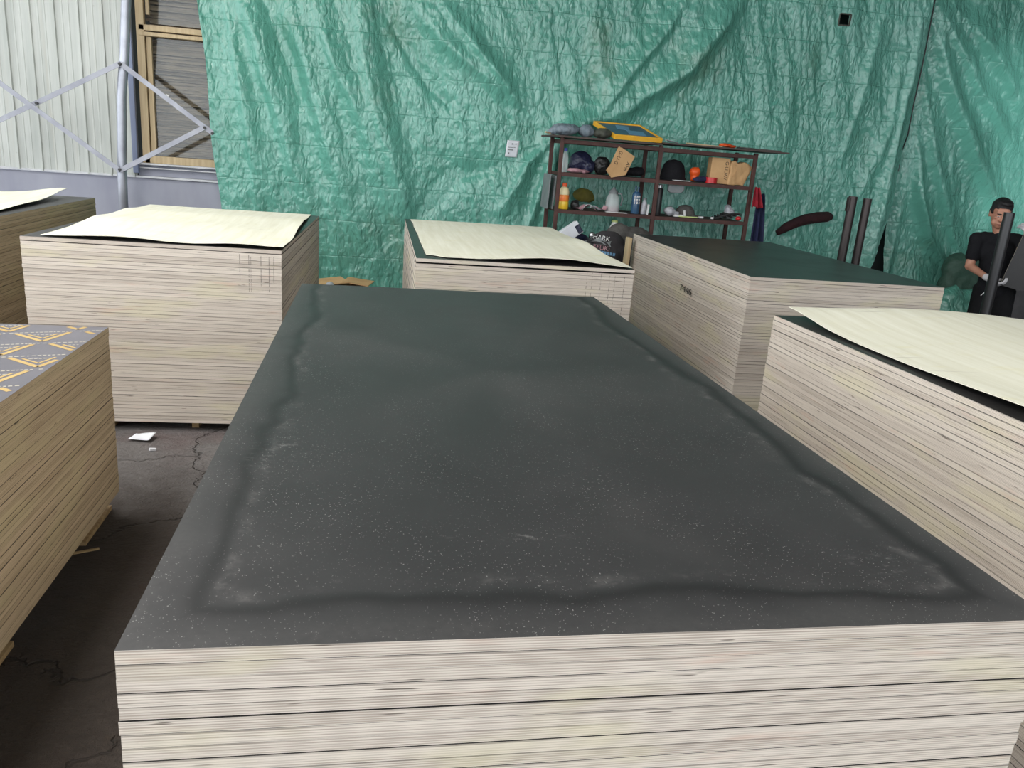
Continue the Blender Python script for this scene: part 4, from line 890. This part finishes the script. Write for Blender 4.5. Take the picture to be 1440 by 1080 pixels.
for q in range(9):
    x = -.11 + q * .026; o_ = len(V_); V_ += [(x, -.012, .001), (x + .02, -.012, .001), (x + .02, .012, .001), (x, .012, .001)]; F_.append((o_, o_ + 1, o_ + 2, o_ + 3))
st.from_pydata(V_, [], F_); wrap(st, 'print_line', 'blue_patch', TX + .03, TZ - .034, -.10)
blob('cloth_roll', 'thick grey rolled cloth beside the T-shirt sack', 'cloth roll', (2.72, 6.56, FZ), [(0, 0, .36, .20, .14, .40), (0, 0, .62, .18, .13, .2), (.02, 0, .83, .20, .12, .11), (.12, -.02, .79, .13, .11, .10), (-.12, .0, .86, .12, .11, .10)], 'greycloth', vox=.02, rough=.03, freq=8, seed=61)
bottle('cleaner_bottle', 'white bottle with yellow cap behind the grey cloth roll', 2.665, 6.95, .935, .17, .045, 'white', 'lime', .6)
tag(MB().box((0, 0, 0), (.29, .26, .31)).build('carton', 'kraft', loc=(2.64, 7.02, .62 + .157)), 'plain brown carton on the bottom shelf under the white bottle', 'carton')
tag(MB().box((0, 0, 0), (.20, .10, .36), (0, R(3), 0)).build('carton', 'kraft', loc=(2.905, 6.93, .62 + .185), bevel=.004), 'small kraft carton at the foot of the middle upright', 'carton')
blob('steel_cup', 'small shiny cup among the dark bags left of the T-shirt sack', 'cup', (2.37, 6.68, .92), [(0, 0, .03, .035, .035, .04)], 'steel', vox=.006, rough=.0, seed=3)
tag(MB().box((0, 0, 0), (.03, .09, .97), (0, R(1), 0)).build('wood_plank', 'frame', loc=(2.368, 5.56, FZ + .487), bevel=.003), 'pale plank standing on edge beside the T-shirt sack', 'plank')

# ------------------------------------------------------------------ the man
PZ = R(-41.3)
pm = thing('person', 'person in black T-shirt and trousers gripping a dark panel with white gloves', 'person', (5.49, 5.2, 0), PZ)
HC = Vector((.0, -.02, 1.492)); HR = Euler((R(14), R(4), R(16))).to_matrix()
def hp_(p): return HC + HR @ Vector(p)
def hball(m, c, r):
    k = MB().ball((0, 0, 0), r, 20); q = hp_(c); m.add([q + HR @ Vector(v) for v in k.v], k.f)
sR, eR, wR = Vector((-.125, .01, 1.255)), Vector((-.135, -.05, 1.035)), Vector((.015, -.22, .968))
sL, eL, wL = Vector((.195, .05, 1.265)), Vector((.335, -.10, 1.115)), Vector((.265, -.24, 1.315))
body = MB()
hball(body, (0, .012, .035), (.073, .090, .078)); hball(body, (0, -.012, -.035), (.062, .072, .075)); hball(body, (0, -.035, -.092), (.036, .038, .026))
hball(body, (-.028, -.045, -.065), (.034, .03, .035)); hball(body, (.028, -.045, -.065), (.034, .03, .035))
hball(body, (0, -.062, .030), (.052, .022, .035)); hball(body, (-.030, -.074, .012), (.024, .010, .007)); hball(body, (.030, -.074, .012), (.024, .010, .007))
hball(body, (0, -.084, -.018), (.010, .014, .026)); hball(body, (0, -.096, -.036), (.014, .013, .010)); hball(body, (-.012, -.088, -.040), (.009, .009, .008)); hball(body, (.012, -.088, -.040), (.009, .009, .008))
hball(body, (0, -.078, -.066), (.022, .009, .006)); hball(body, (0, -.077, -.075), (.019, .009, .006))
hball(body, (-.040, -.062, -.022), (.018, .014, .014)); hball(body, (.040, -.062, -.022), (.018, .014, .014))
for sx in (-1, 1): hball(body, (sx * .074, .012, -.012), (.010, .020, .032))
body.cap(hp_((0, .02, -.06)), (.03, .03, 1.32), .050, .056); body.cap((.03, .03, 1.32), (.035, .03, 1.24), .06, .09)
body.ball((.045, .035, 1.17), (.135, .085, .13)); body.cap((.05, .04, 1.10), (.085, .05, .86), .11, .115)
body.cap((-.06, .02, 1.265), (.14, .045, 1.27), .055, .055)
body.cap(sR, eR, .050, .040); body.cap(eR, wR, .039, .026); body.cap(sL, eL, .050, .040); body.cap(eL, wL, .039, .026)
for (h, k, f) in (((.02, .05, .83), (.0, .02, .50), (-.01, .06, .17)), ((.16, .05, .83), (.19, .0, .50), (.21, .05, .17))):
    body.cap(h, k, .085, .055); body.cap(k, f, .055, .036); body.cap((f[0], f[1] + .02, .14), (f[0] + .02, f[1] - .14, .13), .038, .03)
def hand(m, wrist, fdir, palm_n, curl, s_=1.0, extra=0.0):
    """palm, four bent fingers and a thumb from the palm's side"""
    f = Vector(fdir).normalized(); n = Vector(palm_n); n = (n - f * n.dot(f)).normalized(); side = f.cross(n)
    L = .085 * s_; wr = Vector(wrist)
    for k in (-.5, -.17, .17, .5): m.cap(wr + side * .03 * k, wr + f * L + side * .062 * k * s_, .015 + extra, .013 + extra, 8)
    for k, ln in ((-.5, .82), (-.17, .98), (.17, 1.0), (.5, .9)):
        p = wr + f * L + side * .072 * k * s_; a = 0; seg = [.036, .026, .020]
        for i, sl_ in enumerate(seg):
            a += curl[i]; d = f * math.cos(a) + n * math.sin(a); q = p + d * sl_ * ln * s_; m.cap(p, q, .0088 - .0008 * i + extra, .0082 - .0008 * i + extra, 8); p = q
    p = wr + f * .025 - side * .026; d = (f * .55 - side * .6 + n * .55).normalized(); q = p + d * .04; m.cap(p, q, .013 + extra, .0105 + extra, 8); m.cap(q, q + (d * .4 + f * .5 + n * .5).normalized() * .03, .0100 + extra, .0088 + extra, 8)
hR = dict(wrist=wR + Vector((.012, -.012, -.004)), fdir=(.86, -.20, -.34), palm_n=(.10, .25, 1), curl=(.55, .75, .5))
hL = dict(wrist=wL + Vector((-.008, -.004, .012)), fdir=(-.45, -.30, .80), palm_n=(-.4, .7, -.35), curl=(.5, .7, .5))
hand(body, **hR); hand(body, **hL)
link('body', remesh(body, .0055, 2), 'skin', pm, smooth=True)
gl = MB(); hand(gl, **hR, extra=.0028); gl.cap(wR - (wR - eR).normalized() * .008, wR + Vector((.012, -.012, -.004)), .032, .026); link('glove', remesh(gl, .005, 1), 'glove', pm, smooth=True)['label'] = 'white work glove'
gl = MB(); hand(gl, **hL, extra=.0028); gl.cap(wL - (wL - eL).normalized() * .008, wL, .032, .027); link('glove', remesh(gl, .005, 1), 'glove', pm, smooth=True)
hr = MB(); hball(hr, (0, .022, .055), (.081, .096, .073)); hball(hr, (0, .055, .005), (.077, .062, .075)); hball(hr, (0, -.012, .095), (.064, .064, .028)); 
for sx in (-1, 1): hball(hr, (sx * .066, .004, .018), (.016, .028, .034))
me = remesh(hr, .006, 1)
for v in me.vertices:
    n_ = float(fbm(np.array(v.co.x * 60), np.array(v.co.z * 40 + v.co.y * 40), 2, 71, True)); v.co += v.normal * .006 * (n_ - .4)
link('hair', me, 'hair', pm, smooth=True)
for sx in (-1, 1):
    e = MB(); hball(e, (sx * .030, -.0755, -.008), (.0115, .006, .0030)); e.build('eye', 'eyewhite', pm, smooth=True)
    e = MB(); hball(e, (sx * .030, -.0805, -.0095), (.0045, .003, .0028)); e.build('iris', 'eye_dark', pm, smooth=True)
    e = MB(); hball(e, (sx * .031, -.0815, .013), (.019, .005, .0042)); e.build('eyebrow', 'hair', pm, smooth=True)
e = MB(); hball(e, (0, -.0845, -.0705), (.019, .005, .0022)); e.build('mouth', 'lip', pm, smooth=True)
ts = MB(); ts.ball((.045, .035, 1.17), (.155, .108, .15)); ts.cap((.05, .04, 1.12), (.085, .05, .88), .135, .142); ts.ball((.09, .05, .86), (.155, .125, .05))
ts.cap((-.07, .02, 1.275), (.155, .045, 1.28), .064, .064); ts.cap((.03, .03, 1.285), (.04, .035, 1.2), .078, .11)
mR, mL = sR.lerp(eR, .62), sL.lerp(eL, .62)
ts.cap(sR, mR, .068, .060); ts.cap(sL, mL, .068, .060)
me = remesh(ts, .009, 2)
for v in me.vertices:
    n_ = float(fbm(np.array(v.co.x * 9 + v.co.z * 4), np.array(v.co.z * 6), 3, 81, True)); v.co += v.normal * .016 * (n_ - .5)
link('t_shirt', me, 'blackcloth', pm, smooth=True)
tr_ = MB(); tr_.ball((.09, .05, .83), (.14, .115, .10))
for (h, k, f) in (((.02, .05, .82), (.0, .02, .50), (-.01, .06, .19)), ((.16, .05, .82), (.19, .0, .50), (.21, .05, .19))): tr_.cap(h, k, .105, .078); tr_.cap(k, f, .078, .062)
link('trousers', remesh(tr_, .011, 3), 'trouser', pm, smooth=True)
e = MB(); e.bar((.0, -.078, .80), (.025, -.085, .835), .004, .006); e.build('zip_pull', 'white', pm)
for (f0, f1) in (((-.01, .08), (.01, -.10)), ((.21, .07), (.23, -.11))):
    s_ = MB(); s_.cap((f0[0], f0[1], .145), (f1[0], f1[1], .138), .045, .038); link('shoe', remesh(s_, .009, 2), 'sole', pm, smooth=True)
# panel he holds, and the post in front of him
pn = MB(); pn.box((.60, 0, .24), (1.20, .016, .48), mis=[1, 1, 0, 0, 1, 1])
q = pn.build('film_panel', ['film', 'edge'], loc=(0, 0, 0), bevel=.001)
Mw = Matrix.Translation((5.49, 5.2, 0)) @ Matrix.Rotation(PZ, 4, 'Z') @ Matrix.Translation((.118, -.245, .925)) @ Matrix.Rotation(R(12), 4, 'Z') @ Matrix.Rotation(R(10.3), 4, 'Y')
q.matrix_world = Mw; tag(q, 'dark film-faced panel tilted in the hands of the man', 'panel')
pp = Matrix.Translation((5.49, 5.2, 0)) @ Matrix.Rotation(PZ, 4, 'Z') @ Vector((.062, -.50, 0))
tag(MB().tube([(0, 0, FZ), (0, 0, 1.515)], .040, 20).build('steel_post', 'post_black', loc=tuple(pp), smooth=40), 'black round steel post standing right before the man', 'post')
blob('stuffed_sack', 'dark green stuffed sack standing against the lit tarpaulin', 'sack', (7.02, 7.30, FZ), [(0, 0, .34, .30, .16, .40), (.05, .0, .62, .26, .14, .18), (-.1, 0, .6, .18, .13, .2)], 'darkgreen', vox=.02, rough=.05, freq=7, seed=71)
tag(MB().box((0, 0, 0), (.9, .5, .70)).box((0, -.255, -.05), (.36, .012, .5), mi=0).build('machine_cabinet', 'cab', loc=(6.75, 5.55, FZ + .35), bevel=.01), 'grey metal cabinet behind the legs of the man at the right edge', 'cabinet')
